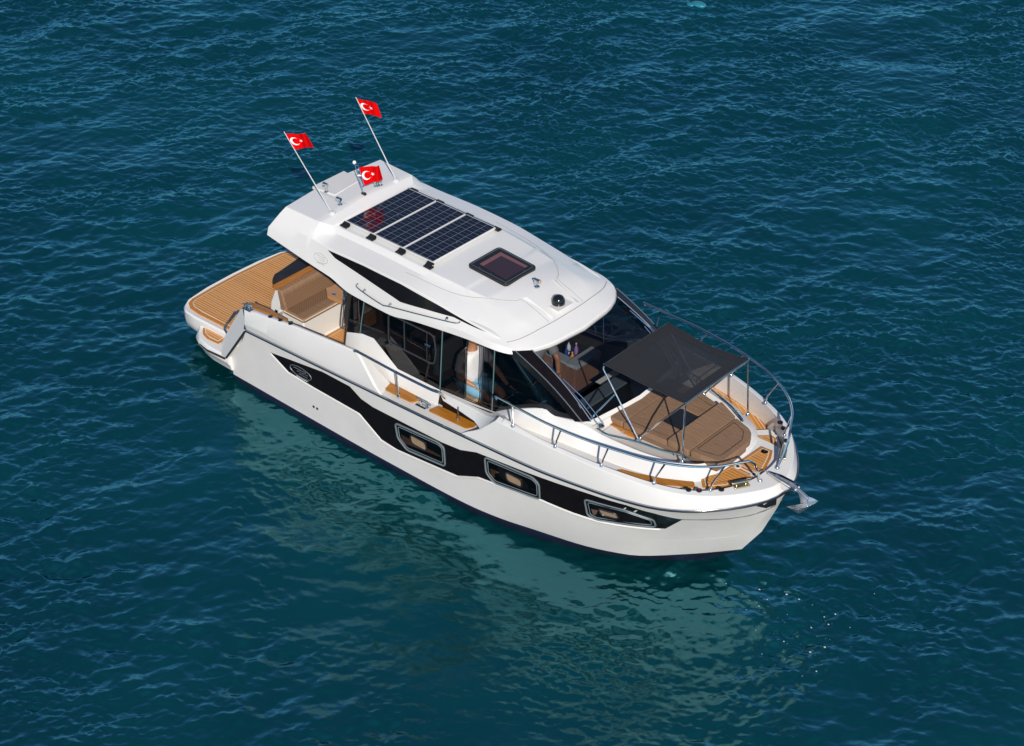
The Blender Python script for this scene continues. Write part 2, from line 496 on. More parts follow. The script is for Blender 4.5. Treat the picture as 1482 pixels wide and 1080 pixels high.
def inset(poly, d):
    """inset a 2d polygon (counter-clockwise or clockwise) by d"""
    n = len(poly); A = sum(poly[i][0] * poly[(i + 1) % n][1] - poly[(i + 1) % n][0] * poly[i][1] for i in range(n))
    sg = 1 if A > 0 else -1; out = []
    for i in range(n):
        p0, p1, p2 = Vector(poly[i - 1][:2]), Vector(poly[i][:2]), Vector(poly[(i + 1) % n][:2])
        e1, e2 = (p1 - p0).normalized(), (p2 - p1).normalized()
        n1, n2 = Vector((-e1.y, e1.x)) * sg, Vector((-e2.y, e2.x)) * sg
        b = n1 + n2
        k = max(1 + n1.dot(n2), .35)
        q = p1 + b * (d / k)
        out.append((q.x, q.y))
    return out

def round_poly(poly, r, n=4):
    out = []; m = len(poly)
    for i in range(m):
        p0, p1, p2 = Vector(poly[i - 1]), Vector(poly[i]), Vector(poly[(i + 1) % m])
        a = p1 + (p0 - p1).normalized() * min(r, (p0 - p1).length * .45)
        b = p1 + (p2 - p1).normalized() * min(r, (p2 - p1).length * .45)
        for k in range(n + 1):
            t = k / n
            out.append(tuple((1 - t) ** 2 * a + 2 * t * (1 - t) * p1 + t * t * b))
    return out

def teak_panel(name, poly, z, parent, m=None, border=.05, th=.012):
    b = MB(); b.prism(poly, z - .03, z)
    if border > 0:
        b.cur = 1; b.prism(inset(poly, border), z - .01, z + .003)
        b.cur = 2; b.prism(inset(poly, border + .012), z - .01, z + .006)
    return b.build(name, [TEAKB, CAULK, m or TEAK] if border > 0 else [m or TEAK], parent, smooth=False)

def thing(name, label, cat, loc=(0, 0, 0), group=None):
    o = bpy.data.objects.new(name, None); COL.objects.link(o)
    o.location = loc; o.empty_display_size = .2
    o["label"] = label; o["category"] = cat
    if group: o["group"] = group
    return o

def tag(o, label, cat, group=None):
    o["label"] = label; o["category"] = cat
    if group: o["group"] = group
    return o

def mir(pts): return [(p[0], -p[1], p[2]) for p in pts]

# ------------------------------------------------------------------ SEA
SEA_A, SEA_B, SEA_R = (.0002, .0205, .0245), (.0004, .041, .0445), (.29, .83, .97)
def make_sea():
    Ls, N = 29.5, 1400
    cx, cy = -3.9, 4.9
    wind = math.radians(141)
    r = np.random.default_rng(7)
    k1 = np.fft.fftfreq(N, Ls / N) * 2 * np.pi
    KX, KY = np.meshgrid(k1, k1)
    K = np.hypot(KX, KY); K[0, 0] = 1
    TH = np.arctan2(KY, KX)
    def field(lam_long, lam_short, ang, spread, slope, seed, p=4.0):
        """random sea surface with a broad k^-p spectrum between two wavelengths, scaled to an rms slope"""
        q = np.random.default_rng(seed)
        kl, ks = 2 * np.pi / lam_long, 2 * np.pi / lam_short
        S = K ** -p * np.exp(-(kl / K) ** 2) * np.exp(-(K / ks) ** 2) * (np.abs(np.cos(TH - ang)) ** spread + .12)
        S[0, 0] = 0
        Fh = np.sqrt(S) * np.exp(2j * np.pi * q.random((N, N)))
        h = np.real(np.fft.ifft2(Fh)); gx = np.real(np.fft.ifft2(1j * KX * Fh)); gy = np.real(np.fft.ifft2(1j * KY * Fh))
        return h * slope / math.sqrt((gx ** 2 + gy ** 2).mean())
    def patches(lam, seed):
        q = np.random.default_rng(seed)
        S = np.exp(-(K * lam / (2 * np.pi)) ** 2)
        h = np.real(np.fft.ifft2(np.sqrt(S) * np.exp(2j * np.pi * q.random((N, N)))))
        return h / h.std()
    xs = cx + (np.arange(N) / (N - 1) - .5) * Ls
    ys = cy + (np.arange(N) / (N - 1) - .5) * Ls
    X, Y = np.meshgrid(xs, ys)
    swell = field(2.1, .8, wind + .45, 4, .065, 3)
    chop = field(.72, .17, wind, 2.0, .135, 5)
    rip = field(.27, .05, wind - .2, 1.2, .20, 9, 3.7)
    gust = np.clip(1 + .42 * patches(5.0, 21) + .30 * patches(1.6, 22), .5, 2.2)
    gust2 = np.clip(1 + .30 * patches(7.0, 31), .4, 1.8)
    # sheltered, smoother water beside the starboard side of the hull
    d = np.sqrt((np.clip(np.abs(X - 1.1) - 3.9, 0, None) / 1.3) ** 2 + (np.clip(np.abs(Y + 2.6) - 1.5, 0, None) / .8) ** 2)
    calm = np.exp(-d ** 2) * np.clip(.86 + .16 * patches(1.3, 41), .3, 1)
    H = swell * (1 - .20 * calm) + chop * gust2 * (1 - .66 * calm) + rip * gust * (1 - .50 * calm)
    H = H + np.abs(H) * H * 2.0
    e = np.minimum(np.minimum(X - xs[0], xs[-1] - X), np.minimum(Y - ys[0], ys[-1] - Y))
    H *= np.clip(e / 1.2, 0, 1)
    me = bpy.data.meshes.new("sea")
    nv = N * N
    co = np.stack([X.ravel(), Y.ravel(), H.ravel()], 1)
    # outer sheet to the horizon
    R = 5000.0
    a0, a1, b0, b1 = xs[0], xs[-1], ys[0], ys[-1]
    outer = np.array([(-R, -R, 0), (R, -R, 0), (R, R, 0), (-R, R, 0)], float)
    allv = np.vstack([co, outer])
    i = np.arange(N - 1)
    I, J = np.meshgrid(i, i)
    q = np.stack([J * N + I, J * N + I + 1, (J + 1) * N + I + 1, (J + 1) * N + I], -1).reshape(-1, 4)
    c00, c10, c11, c01 = 0, N - 1, N * N - 1, N * (N - 1)
    ob = nv
    ex = np.array([[ob, ob + 1, c10, c00], [ob + 1, ob + 2, c11, c10], [ob + 2, ob + 3, c01, c11], [ob + 3, ob, c00, c01]])
    q = np.vstack([q, ex])
    me.vertices.add(len(allv)); me.vertices.foreach_set("co", allv.ravel())
    me.loops.add(q.size); me.loops.foreach_set("vertex_index", q.ravel().astype(np.int32))
    me.polygons.add(len(q))
    me.polygons.foreach_set("loop_start", (np.arange(len(q)) * 4).astype(np.int32))
    me.polygons.foreach_set("loop_total", np.full(len(q), 4, np.int32))
    me.polygons.foreach_set("use_smooth", np.ones(len(q), bool))
    me.update(); me.validate()
    m = bpy.data.materials.new("sea_water"); m.use_nodes = True
    Nn, Lk = m.node_tree.nodes, m.node_tree.links
    for n_ in list(Nn):
        if n_.type == 'BSDF_PRINCIPLED': Nn.remove(n_)
    out = Nn["Material Output"]
    tc = Nn.new("ShaderNodeTexCoord")
    n1 = Nn.new("ShaderNodeTexNoise"); n1.inputs["Scale"].default_value = .16; n1.inputs["Detail"].default_value = 5; n1.inputs["Roughness"].default_value = .6
    Lk.new(tc.outputs["Object"], n1.inputs["Vector"])
    cr = Nn.new("ShaderNodeValToRGB")
    cr.color_ramp.elements[0].position = .32; cr.color_ramp.elements[0].color = (*SEA_A, 1)
    cr.color_ramp.elements[1].position = .68; cr.color_ramp.elements[1].color = (*SEA_B, 1)
    Lk.new(n1.outputs["Fac"], cr.inputs[0])
    df = Nn.new("ShaderNodeBsdfDiffuse"); Lk.new(cr.outputs[0], df.inputs["Color"])
    gl = Nn.new("ShaderNodeBsdfGlossy"); gl.inputs["Roughness"].default_value = .025; gl.inputs["Color"].default_value = (*SEA_R, 1)
    mp = Nn.new("ShaderNodeMapping"); mp.inputs["Rotation"].default_value = (0, 0, -wind); mp.inputs["Scale"].default_value = (1.4, .9, 1)
    Lk.new(tc.outputs["Object"], mp.inputs["Vector"])
    n2 = Nn.new("ShaderNodeTexNoise"); n2.inputs["Scale"].default_value = 22; n2.inputs["Detail"].default_value = 6; n2.inputs["Roughness"].default_value = .62
    Lk.new(mp.outputs[0], n2.inputs["Vector"])
    bp = Nn.new("ShaderNodeBump"); bp.inputs["Strength"].default_value = .4; bp.inputs["Distance"].default_value = .008
    Lk.new(n2.outputs["Fac"], bp.inputs["Height"])
    Lk.new(bp.outputs[0], gl.inputs["Normal"]); Lk.new(bp.outputs[0], df.inputs["Normal"])
    fr = Nn.new("ShaderNodeFresnel"); fr.inputs["IOR"].default_value = 2.3
    Lk.new(bp.outputs[0], fr.inputs["Normal"])
    mn = math_node(Nn, 'MINIMUM', None, .46); Lk.new(fr.outputs[0], mn.inputs[0])
    mx = Nn.new("ShaderNodeMixShader")
    Lk.new(mn.outputs[0], mx.inputs[0]); Lk.new(df.outputs[0], mx.inputs[1]); Lk.new(gl.outputs[0], mx.inputs[2])
    Lk.new(mx.outputs[0], out.inputs["Surface"])
    o = link("sea", me, m)
    o["kind"] = "structure"; o["label"] = "deep teal sea with small wind ripples"
    return o
make_sea()

# ------------------------------------------------------------------ HULL
yacht = thing("motor_yacht", "white motor yacht with hardtop, teak decks and black hull stripe afloat on the sea", "yacht")

LV = {
1: ([-3.3,-2.4,-1,0,1.1,1.7,2.3,2.78,3.29,3.86,4.02,4.15],[1.33,1.38,1.38,1.38,1.34,1.28,1.16,.98,.74,.34,.17,0],[-.02]*12),
2: ([-3.3,-1,0,1.1,1.72,2.24,2.89,3.33,3.65,4.09,4.37,4.57],[1.36,1.39,1.39,1.38,1.33,1.24,1.10,.95,.80,.44,.19,0],[.11,.11,.11,.12,.14,.17,.19,.21,.24,.29,.33,.36]),
3: ([-3.3,-1,0,1.5,2.3,2.9,3.4,3.9,4.35,4.62,4.84],[1.39,1.41,1.42,1.41,1.36,1.26,1.10,.84,.50,.25,0],[.40,.41,.42,.46,.51,.55,.59,.64,.70,.74,.78]),
4: ([-3.0,-1,0,1.5,2.3,2.8,3.4,3.95,4.35,4.72,4.92,5.02],[1.42,1.44,1.455,1.445,1.42,1.37,1.26,1.06,.80,.45,.2,0],[.82,.83,.85,.91,.97,1.01,1.06,1.11,1.15,1.19,1.21,1.22]),
5: ([-2.83,-1.6,-.4,.66,1.58,2.28,2.72,3.3,3.69,4.12,4.49,4.81,5.03,5.11,5.13],[1.45,1.46,1.47,1.465,1.455,1.45,1.43,1.37,1.315,1.20,1.0,.68,.37,.15,0],[1.09,1.15,1.21,1.25,1.29,1.33,1.36,1.40,1.43,1.46,1.49,1.51,1.53,1.535,1.54]),
}
def hb(x, z):
    zs, ys = [], []
    for l in (1, 2, 3, 4, 5):
        X, Y, Z = LV[l]
        ys.append(0. if x > X[-1] else float(np.interp(x, X, Y))); zs.append(float(np.interp(x, X, Z)))
    return float(np.interp(z, zs, ys))

def level_curve(l, n=60):
    X, Y, Z = LV[l]
    pts = np.array([X, Y, Z], float).T
    # arc-length sampling of a smoothed curve
    P = np.array([tuple(p) for p in smooth_path(pts, 8)])
    d = np.r_[0, np.cumsum(np.linalg.norm(np.diff(P, axis=0), axis=1))]
    t = np.linspace(0, d[-1], n)
    return [tuple(float(np.interp(v, d, P[:, k])) for k in range(3)) for v in t]

cur = {l: level_curve(l) for l in LV}
keel = [(p[0] - .12 * k / 59 * 3, p[1] * .55, -.42) for k, p in enumerate(cur[1])]
for sgn, nm in ((-1, 'a'), (1, 'b')): pass
hm = MB()
for sg in (-1, 1):
    rows = []
    for l in (2, 3, 4, 5): rows.append([(p[0], sg * max(p[1], 0), p[2]) for p in cur[l]])
    # aft end follows the raked transom: small filler up to the quarter
    hm.grid(rows)
# transom face below the platform
tr = [(-3.3, -1.36, .11), (-3.3, 1.36, .11), (-3.3, 1.39, .40), (-3.0, 1.42, .82), (-2.83, 1.45, 1.09), (-2.83, -1.45, 1.09), (-3.0, -1.42, .82), (-3.3, -1.39, .40)]
hm.add(tr, [(0, 1, 2, 7), (7, 2, 3, 6), (6, 3, 4, 5)])
hull = hm.build("hull", HULLW, yacht, angle=50)
from mathutils.bvhtree import BVHTree
_bv = BVHTree.FromPolygons([v.co for v in hull.data.vertices], [p.vertices[:] for p in hull.data.polygons])
hb_table = hb
def hb(x, z):
    hit = _bv.ray_cast(Vector((x, -4, z)), Vector((0, 1, 0)))
    if hit[0] is None or hit[0].y > 0: return hb_table(x, z)
    return -hit[0].y
bmb = MB()
for sg in (-1, 1):
    bmb.grid([[(p[0], 0, -.60) for p in keel], [(p[0], sg * p[1], p[2]) for p in keel], [(p[0], sg * p[1], p[2]) for p in cur[1]], [(p[0], sg * p[1], p[2]) for p in cur[2]]])
bmb.add([(-3.3, -1.33, -.02), (-3.3, 1.33, -.02), (-3.3, 1.36, .11), (-3.3, -1.36, .11), (-3.3, .75, -.42), (-3.3, -.75, -.42)], [(0, 1, 2, 3), (5, 4, 1, 0)])
bmb.build("hull_bottom", NAVY, yacht, angle=60)

# rub rail
rail_pts = cur[5]
rb = MB()
full = [(-4.0, -1.385, .36), (-3.72, -1.45, .37), (-3.335, -1.465, .41), (-3.30, -1.465, .44), (-2.85, -1.47, 1.07)]
full_s = [(p[0], -(p[1] + .012), p[2]) for p in rail_pts]
full_p = [(p[0], (p[1] + .012), p[2]) for p in rail_pts][::-1]
rb.tube(full[:3], .016, 6); rb.tube(full[3:], .016, 6)
rb.tube(mir(full[:3]), .016, 6); rb.tube(mir(full[3:]), .016, 6)
rb.tube(full_s + full_p[1:], .019, 8)
rb.build("rub_rail", RUBBER, yacht)
sr = MB(); sr.tube([(p[0], p[1] - .010 if p[1] < 0 else p[1] + .010, p[2] + .016) for p in full_s], .006, 6)
sr.tube([(p[0], p[1] + .010, p[2] + .016) for p in full_p], .006, 6)
sr.build("rub_rail_trim", STEEL, yacht)

def hull_strip(xs, top, bot, off, nz=5):
    rows = []
    for x in xs:
        zt, zb = top(x), bot(x)
        rows.append([(x, -(hb(x, zb + (zt - zb) * k / nz) + off), zb + (zt - zb) * k / nz) for k in range(nz + 1)])
    return rows
BT = [(-2.373,.927),(-1.319,1.09),(-.80,1.095),(-.60,.985),(-.385,.955),(.037,.967),(.858,.984),(1.182,1.02),(1.457,1.115),(1.975,1.175),(2.581,1.245),(3.19,1.305),(3.72,1.345),(4.05,1.31),(4.302,1.209)]
BB = [(-2.373,.927),(-2.043,.751),(-1.539,.725),(-.659,.715),(-.276,.464),(.005,.443),(1.099,.558),(1.47,.727),(2.463,.867),(2.938,.853),(3.3,.86),(3.862,.921),(4.058,.947),(4.302,1.209)]
ft = lambda x: float(np.interp(x, *zip(*BT))); fb = lambda x: float(np.interp(x, *zip(*BB)))
xs = sorted(set(list(np.linspace(-2.373, 4.302, 110)) + [p[0] for p in BT + BB]))
for sg in (1, -1):
    b = MB(); b.grid([[(p[0], sg * p[1], p[2]) for p in r] for r in hull_strip(xs, ft, fb, .006)])
    # rim so that the band reads as a recessed panel
    hs = b.build("hull_stripe", BLACK, yacht, angle=60)
    lo = MB(); lo.tube([(x, -sg * (hb(x, fb(x) - .02) + .004), fb(x) - .022) for x in xs if x < 4.05], .014, 6)
    lo.build("stripe_ledge", HULLW, yacht, angle=70)
# dark styling line from the stripe to the stem
PIN = [(4.29,1.21),(4.512,1.191),(4.681,1.185),(4.85,1.215),(4.97,1.27),(5.05,1.33)]
for sg in (1, -1):
    b = MB(); b.tube([(x, -sg * (hb(x, z) + .002), z) for x, z in PIN], .009, 6)
    b.build("styling_line", RUBBER, yacht)
kn = MB()
for sg in (1, -1):
    kn.tube([(p[0], sg * (p[1] - .003), p[2]) for p in cur[3][:-2]], .0028, 4)
kn.build("chine_line", HULLW, yacht)
# through-hull fittings
for x in (-1.605, -1.535):
    b = MB(); y = -hb(x, .363)
    b.tube([(x, y + .01, .363), (x, y - .006, .363)], .02, 10)
    b.build("skin_fitting", RUBBER, yacht)
# anchor pocket at the stem
for sg in (1, -1):
    b = MB()
    q = [(5.0, 1.33), (5.09, 1.40), (5.10, 1.50), (4.98, 1.46)]
    b.add([(x, -sg * (hb(x, z) + .006), z) for x, z in q], [(0, 1, 2, 3)])
    b.build("stem_recess", MBLACK, yacht)

# hull windows
def hull_poly(pts, off, n=4, r=.05):
    P = round_poly(pts, r, n)
    return [(x, -(hb(x, z) + off), z) for x, z in P]
def ring(b, pts, r, sg): b.tube([(p[0], sg * p[1], p[2]) for p in pts], r, 6, closed=True)
WINS = [
 ([(.03,.90),(.80,.958),(.90,.92),(.893,.612),(.80,.60),(.20,.535),(.05,.66)],
  [(.09,.872),(.79,.925),(.862,.84),(.85,.645),(.21,.585),(.095,.67)], [(.29,.845),(.57,.838),(.583,.70),(.31,.70)]),
 ([(1.60,1.115),(2.38,1.182),(2.48,1.12),(2.472,.862),(2.36,.845),(1.74,.768),(1.615,.87)],
  [(1.655,1.085),(2.36,1.148),(2.44,1.07),(2.43,.905),(1.76,.818),(1.665,.90)], [(1.935,1.055),(2.20,1.05),(2.207,.925),(1.965,.92)]),
 ([(3.145,1.185),(3.70,1.235),(3.985,1.14),(3.975,.975),(3.85,.955),(3.26,.872),(3.15,.90)],
  [(3.19,1.16),(3.66,1.20),(3.91,1.12),(3.935,1.015),(3.28,.918),(3.195,.95)], [(3.31,1.105),(3.555,1.10),(3.57,1.0),(3.35,.992)]),
]
for fr_, pn, po in WINS:
    for sg in (1, -1):
        b = MB()
        ring(b, hull_poly(fr_, .013), .012, sg); ring(b, hull_poly(inset(fr_, .04), .010, r=.035), .006, sg)
        wf = b.build("hull_window", FRAMEG, yacht)
        pv = hull_poly(pn, .011, r=.03)
        b = MB(); b.add([(p[0], sg * p[1], p[2]) for p in pv], [list(range(len(pv)))])
        b.build("pane", GL_PORT, wf, angle=80)
        # cabin lining seen through the pane
        b = MB()
        x0, x1 = min(p[0] for p in pn), max(p[0] for p in pn); z0, z1 = min(p[1] for p in pn), max(p[1] for p in pn)
        zm = z0 + (z1 - z0) * .55
        yy = lambda x, z: -sg * (hb(x, z) + .0085)
        b.add([(x0 + .04, yy(x0, z0), z0 + .03), (x1 - .03, yy(x1, z0), z0 + .09), (x1 - .05, yy(x1, zm), zm - .02), (x0 + .03, yy(x0, zm), zm - .02)], [(0, 1, 2, 3)])
        b.build("window_lining", WALNUT, wf)
        po_r = hull_poly(po, .014, n=6, r=.06)
        b = MB(); ring(b, po_r, .012, sg)
        b.build("porthole_frame", RUBBER, wf)
        b = MB(); b.add([(p[0], sg * p[1], p[2]) for p in po_r], [list(range(len(po_r)))])
        b.build("porthole_glass", TAN, wf, angle=80)

# maker's emblem: ellipse with a slanted Z-like stroke and a small script line below
def emblem(name, surf, cx, cz, w, h, m, parent, r=.0035):
    b = MB()
    n = 28
    b.tube([surf(cx + w * math.cos(2 * math.pi * k / n), cz + h * math.sin(2 * math.pi * k / n)) for k in range(n)], r, 5, closed=True)
    for st in ([(-.62, .42), (.10, .46), (-.35, -.05), (.25, -.02), (-.2, -.5), (.6, -.42)], [(.15, .45), (.55, .5), (.2, .0), (.66, .05)]):
        b.tube([surf(cx + w * u, cz + h * v) for u, v in st], r * 1.1, 5)
    b.tube([surf(cx + w * (-.5 + .1 * k), cz + h * (-1.22 + (.14 if k % 2 else -.06))) for k in range(12)], r * 1.2, 5)
    return b.build(name, m, parent)
emblem("hull_emblem", lambda x, z: (x, -(hb(x, z) + .010), z), -1.78, .865, .21, .085, ALU, yacht, .0042)
for x, z in ((-2.04, .935), (-1.99, .765), (-1.62, 1.0), (-1.25, 1.04), (-1.55, .755)):
    b = MB(); y = -(hb(x, z) + .006); b.tube([(x, y, z), (x, y - .005, z)], .007, 8); b.build("stripe_rivet", STEEL, yacht)

# ------------------------------------------------------------------ DECK MOULDING
RL = np.array([LV[5][0], LV[5][1], LV[5][2]], float)
def rail_at(x): return float(np.interp(x, RL[0], RL[1])), float(np.interp(x, RL[0], RL[2]))
CI = [(1.75,1.35,1.755),(2.2,1.385,1.765),(2.7,1.36,1.76),(3.38,1.28,1.755),(4.03,1.10,1.72),(4.41,.90,1.70),(4.62,.66,1.69),(4.74,.40,1.68),(4.79,.18,1.67),(4.80,0,1.67)]
CO = [(1.75,1.425,1.725),(2.2,1.435,1.74),(2.7,1.415,1.74),(3.38,1.345,1.735),(4.05,1.17,1.70),(4.45,.97,1.685),(4.74,.69,1.67),(4.93,.40,1.66),(5.03,.17,1.65),(5.05,0,1.645)]
RR = [(1.75,)+rail_at(1.75),(2.22,)+rail_at(2.22),(2.72,)+rail_at(2.72),(3.4,)+rail_at(3.4),(4.1,)+rail_at(4.1),(4.53,.97,1.492),(4.83,.66,1.513),(5.04,.35,1.53),(5.11,.15,1.537),(5.13,0,1.54)]
def sp(c, n=6): return [tuple(p) for p in smooth_path(c, n)]
ci, co_, rr = sp(CI), sp(CO), sp(RR)
# first station of the raised bulwark slopes up from the side deck
lead_r = [(1.17,)+rail_at(1.17), (1.45,)+rail_at(1.45)]
lead_m = [(1.30,1.445,1.36), (1.52,1.44,1.48)]
lead_o = [(1.44,1.43,1.44), (1.62,1.43,1.60)]
lead_i = [(1.47,1.36,1.46), (1.64,1.34,1.63)]
for sg in (-1, 1):
    dm = MB()
    A = lead_r + rr
    Mi = lead_m + [((a[0] * .45 + c[0] * .55), (a[1] * .45 + c[1] * .55) + .012, a[2] * .45 + c[2] * .55) for a, c in zip(rr, co_)]
    O = lead_o + co_
    I = lead_i + ci
    Wl = [(p[0] - .01, max(p[1] - .012, 0), 1.58 if k > 1 else 1.25) for k, p in enumerate(I)]
    S = lambda row: [(p[0], sg * p[1], p[2]) for p in row]
    dm.grid([S(A), S(Mi), S(O), S(I)])
    if sg < 0: dm.grid([S(I), S(Wl)])
    else:
        W2 = [(p[0], max(p[1] + (.03 if p[0] < 4.3 else -.01), 0), 1.37) for p in I]
        dm.grid([S(I), S(W2)])
    dm.add(S([A[0], Mi[0], O[0], I[0], Wl[0]]), [(0, 1, 2, 3, 4)])
    dm.build("bulwark", WHITE, yacht, bevel=.012, angle=40)

# aft quarter coaming
AC = [(-2.89,1.43,1.42),(-2.4,1.43,1.48),(-1.6,1.43,1.575),(-.85,1.43,1.665),(-.71,1.43,1.68)]
for sg in (-1, 1):
    S = lambda row: [(p[0], sg * p[1], p[2]) for p in row]
    dm = MB()
    R0 = [(-2.84, 1.45, 1.095), (-2.4, 1.455, 1.12), (-1.6, 1.46, 1.155), (-.85, 1.468, 1.19), (-.20, 1.468, 1.22)]
    R1 = [(-2.85, 1.475, 1.20), (-2.4, 1.475, 1.23), (-1.6, 1.475, 1.27), (-.85, 1.475, 1.32), (-.32, 1.468, 1.31)]
    OT = [(-2.90, 1.415, 1.395), (-2.4, 1.41, 1.455), (-1.86, 1.405, 1.54), (-.83, 1.405, 1.64), (-.70, 1.40, 1.655)]
    IT = [(-2.92, 1.36, 1.40), (-2.4, 1.36, 1.455), (-1.86, 1.36, 1.535), (-.83, 1.36, 1.635), (-.70, 1.36, 1.65)]
    II = [(p[0], 1.29, z_) for p, z_ in zip(IT, (1.36, 1.42, 1.49, 1.555, 1.56))]
    IB = [(p[0], 1.26, .60) for p in IT]
    dm.grid([S(R0), S(R1), S(OT), S(IT), S(II), S(IB)])
    dm.add(S([R0[0], R1[0], OT[0], IT[0], II[0], (-2.92, 1.20, .60), (-3.0, 1.42, .80)]), [(0, 1, 2, 3, 4, 5, 6)])
    # forward end slopes down on to the side deck
    dm.add(S([R0[-1], R1[-1], OT[-1], IT[-1], (-.70, 1.29, 1.56), (-.30, 1.20, 1.225), (-.22, 1.44, 1.225)]), [(0, 1, 6), (1, 2, 3, 6), (3, 4, 5, 6)])
    dm.build("aft_coaming", WHITE, yacht, bevel=.018, angle=40)
    # quarter wing running down to the platform
    wg = MB()
    o0 = [(-2.86, 1.455, 1.10), (-3.31, 1.455, .44)]
    o1 = [(-2.92, 1.41, 1.41), (-3.10, 1.40, 1.22), (-3.45, 1.40, .70), (-3.50, 1.44, .44)]
    wg.add(S([(-2.84, 1.45, 1.09), (-2.91, 1.425, 1.42), (-3.02, 1.36, 1.33), (-3.36, 1.30, .86), (-3.55, 1.33, .52), (-3.42, 1.45, .43), (-3.32, 1.455, .42)]), [(0, 1, 2, 3, 4, 5, 6)])
    wg.add(S([(-2.91, 1.425, 1.42), (-3.02, 1.36, 1.33), (-3.36, 1.30, .86), (-3.55, 1.33, .52), (-2.91, 1.20, 1.42), (-3.06, 1.17, 1.33), (-3.42, 1.13, .86), (-3.62, 1.16, .52), (-2.92, 1.20, .5), (-3.05, 1.18, .5)]),
           [(0, 4, 5, 1), (1, 5, 6, 2), (2, 6, 7, 3), (4, 8, 9, 5), (5, 9, 7, 6)])
    wg.build("quarter_wing", WHITE, yacht, bevel=.02, angle=40)
    # varnished teak inlay on the quarter coaming and stern cleat
    tk = MB(); tk.prism([(-2.97, sg * 1.25, 1.37), (-2.92, sg * 1.20, 1.365), (-2.62, sg * 1.19, 1.385), (-2.20, sg * 1.25, 1.425), (-2.20, sg * 1.29, 1.44), (-2.70, sg * 1.31, 1.40), (-2.80, sg * 1.36, 1.40), (-2.95, sg * 1.36, 1.385)], -.03, .022)
    tk.build("coaming_teak", TEAKS, yacht, smooth=False)
    for x, y in ((-2.40, 1.375), (-2.30, 1.33), (-2.20, 1.375), (-2.0, 1.375)):
        b = MB(); z = float(np.interp(x, [-2.92, -2.4, -1.86, -.83], [1.40, 1.455, 1.535, 1.635])) + .004 - (.035 if y < 1.35 else 0)
        b.lathe((x, sg * y, z), [(.032, .0), (.03, .012), (.012, .015)], 12); b.build("deck_filler", RUBBER, yacht)

def cleat(name, c, ln, ang, m, parent, h=.065, sl=0.0):
    b = MB(); d = Vector((math.cos(ang), math.sin(ang), sl)).normalized(); n = Vector((-math.sin(ang), math.cos(ang), 0))
    c = Vector(c)
    b.tube([c - d * ln / 2 + Vector((0, 0, h)), c - d * ln * .25 + Vector((0, 0, h + .006)), c + d * ln * .25 + Vector((0, 0, h + .006)), c + d * ln / 2 + Vector((0, 0, h))], [.009, .015, .015, .009], 8)
    for s in (-.22, .22):
        for q in (-.018, .018):
            b.tube([c + d * ln * s + n * q, c + d * ln * s + n * q * .6 + Vector((0, 0, h))], .009, 8)
    b.box(c + Vector((0, 0, .004)), (ln * .75, .075, .012), Matrix.Rotation(ang, 3, 'Z'))
    return b.build(name, m, parent)
for sg in (-1, 1):
    cleat("mooring_cleat", (-2.83, sg * 1.395, 1.41), .21, 0, STEEL, yacht, sl=.13)

# side decks amidships
for sg in (-1, 1):
    sd = MB()
    P = [(-.6, 1.455, 1.212), (0, 1.46, 1.222), (.66, 1.458, 1.243), (1.3, 1.45, 1.268), (1.75, 1.447, 1.29)]
    inner = [(p[0], 1.12, p[2]) for p in P]
    sd.grid([[(p[0], sg * p[1], p[2]) for p in P], [(p[0], sg * p[1], p[2]) for p in inner]])
    sd.build("side_deck", NONSKID, yacht)
    for poly in ([(-.47,1.345),(-.40,1.18),(.23,1.19),(.25,1.235),(.21,1.34)], [(.50,1.335),(.53,1.17),(1.10,1.13),(1.19,1.16),(1.215,1.23),(1.16,1.325)]):
        P3 = [(x, sg * y, 1.222 + .025 * x) for x, y in round_poly(poly, .035, 3)]
        b = MB(); b.prism(P3, -.01, .022); b.build("step_pad", TEAKS, yacht, bevel=.004, smooth=False)
    b = MB(); b.bb((.27, sg * 1.215, 1.225), (.47, sg * 1.335, 1.236)); b.build("cleat_recess", MBLACK, yacht)
    cleat("mooring_cleat", (.37, sg * 1.275, 1.234), .25, 0, STEEL, yacht, .07)

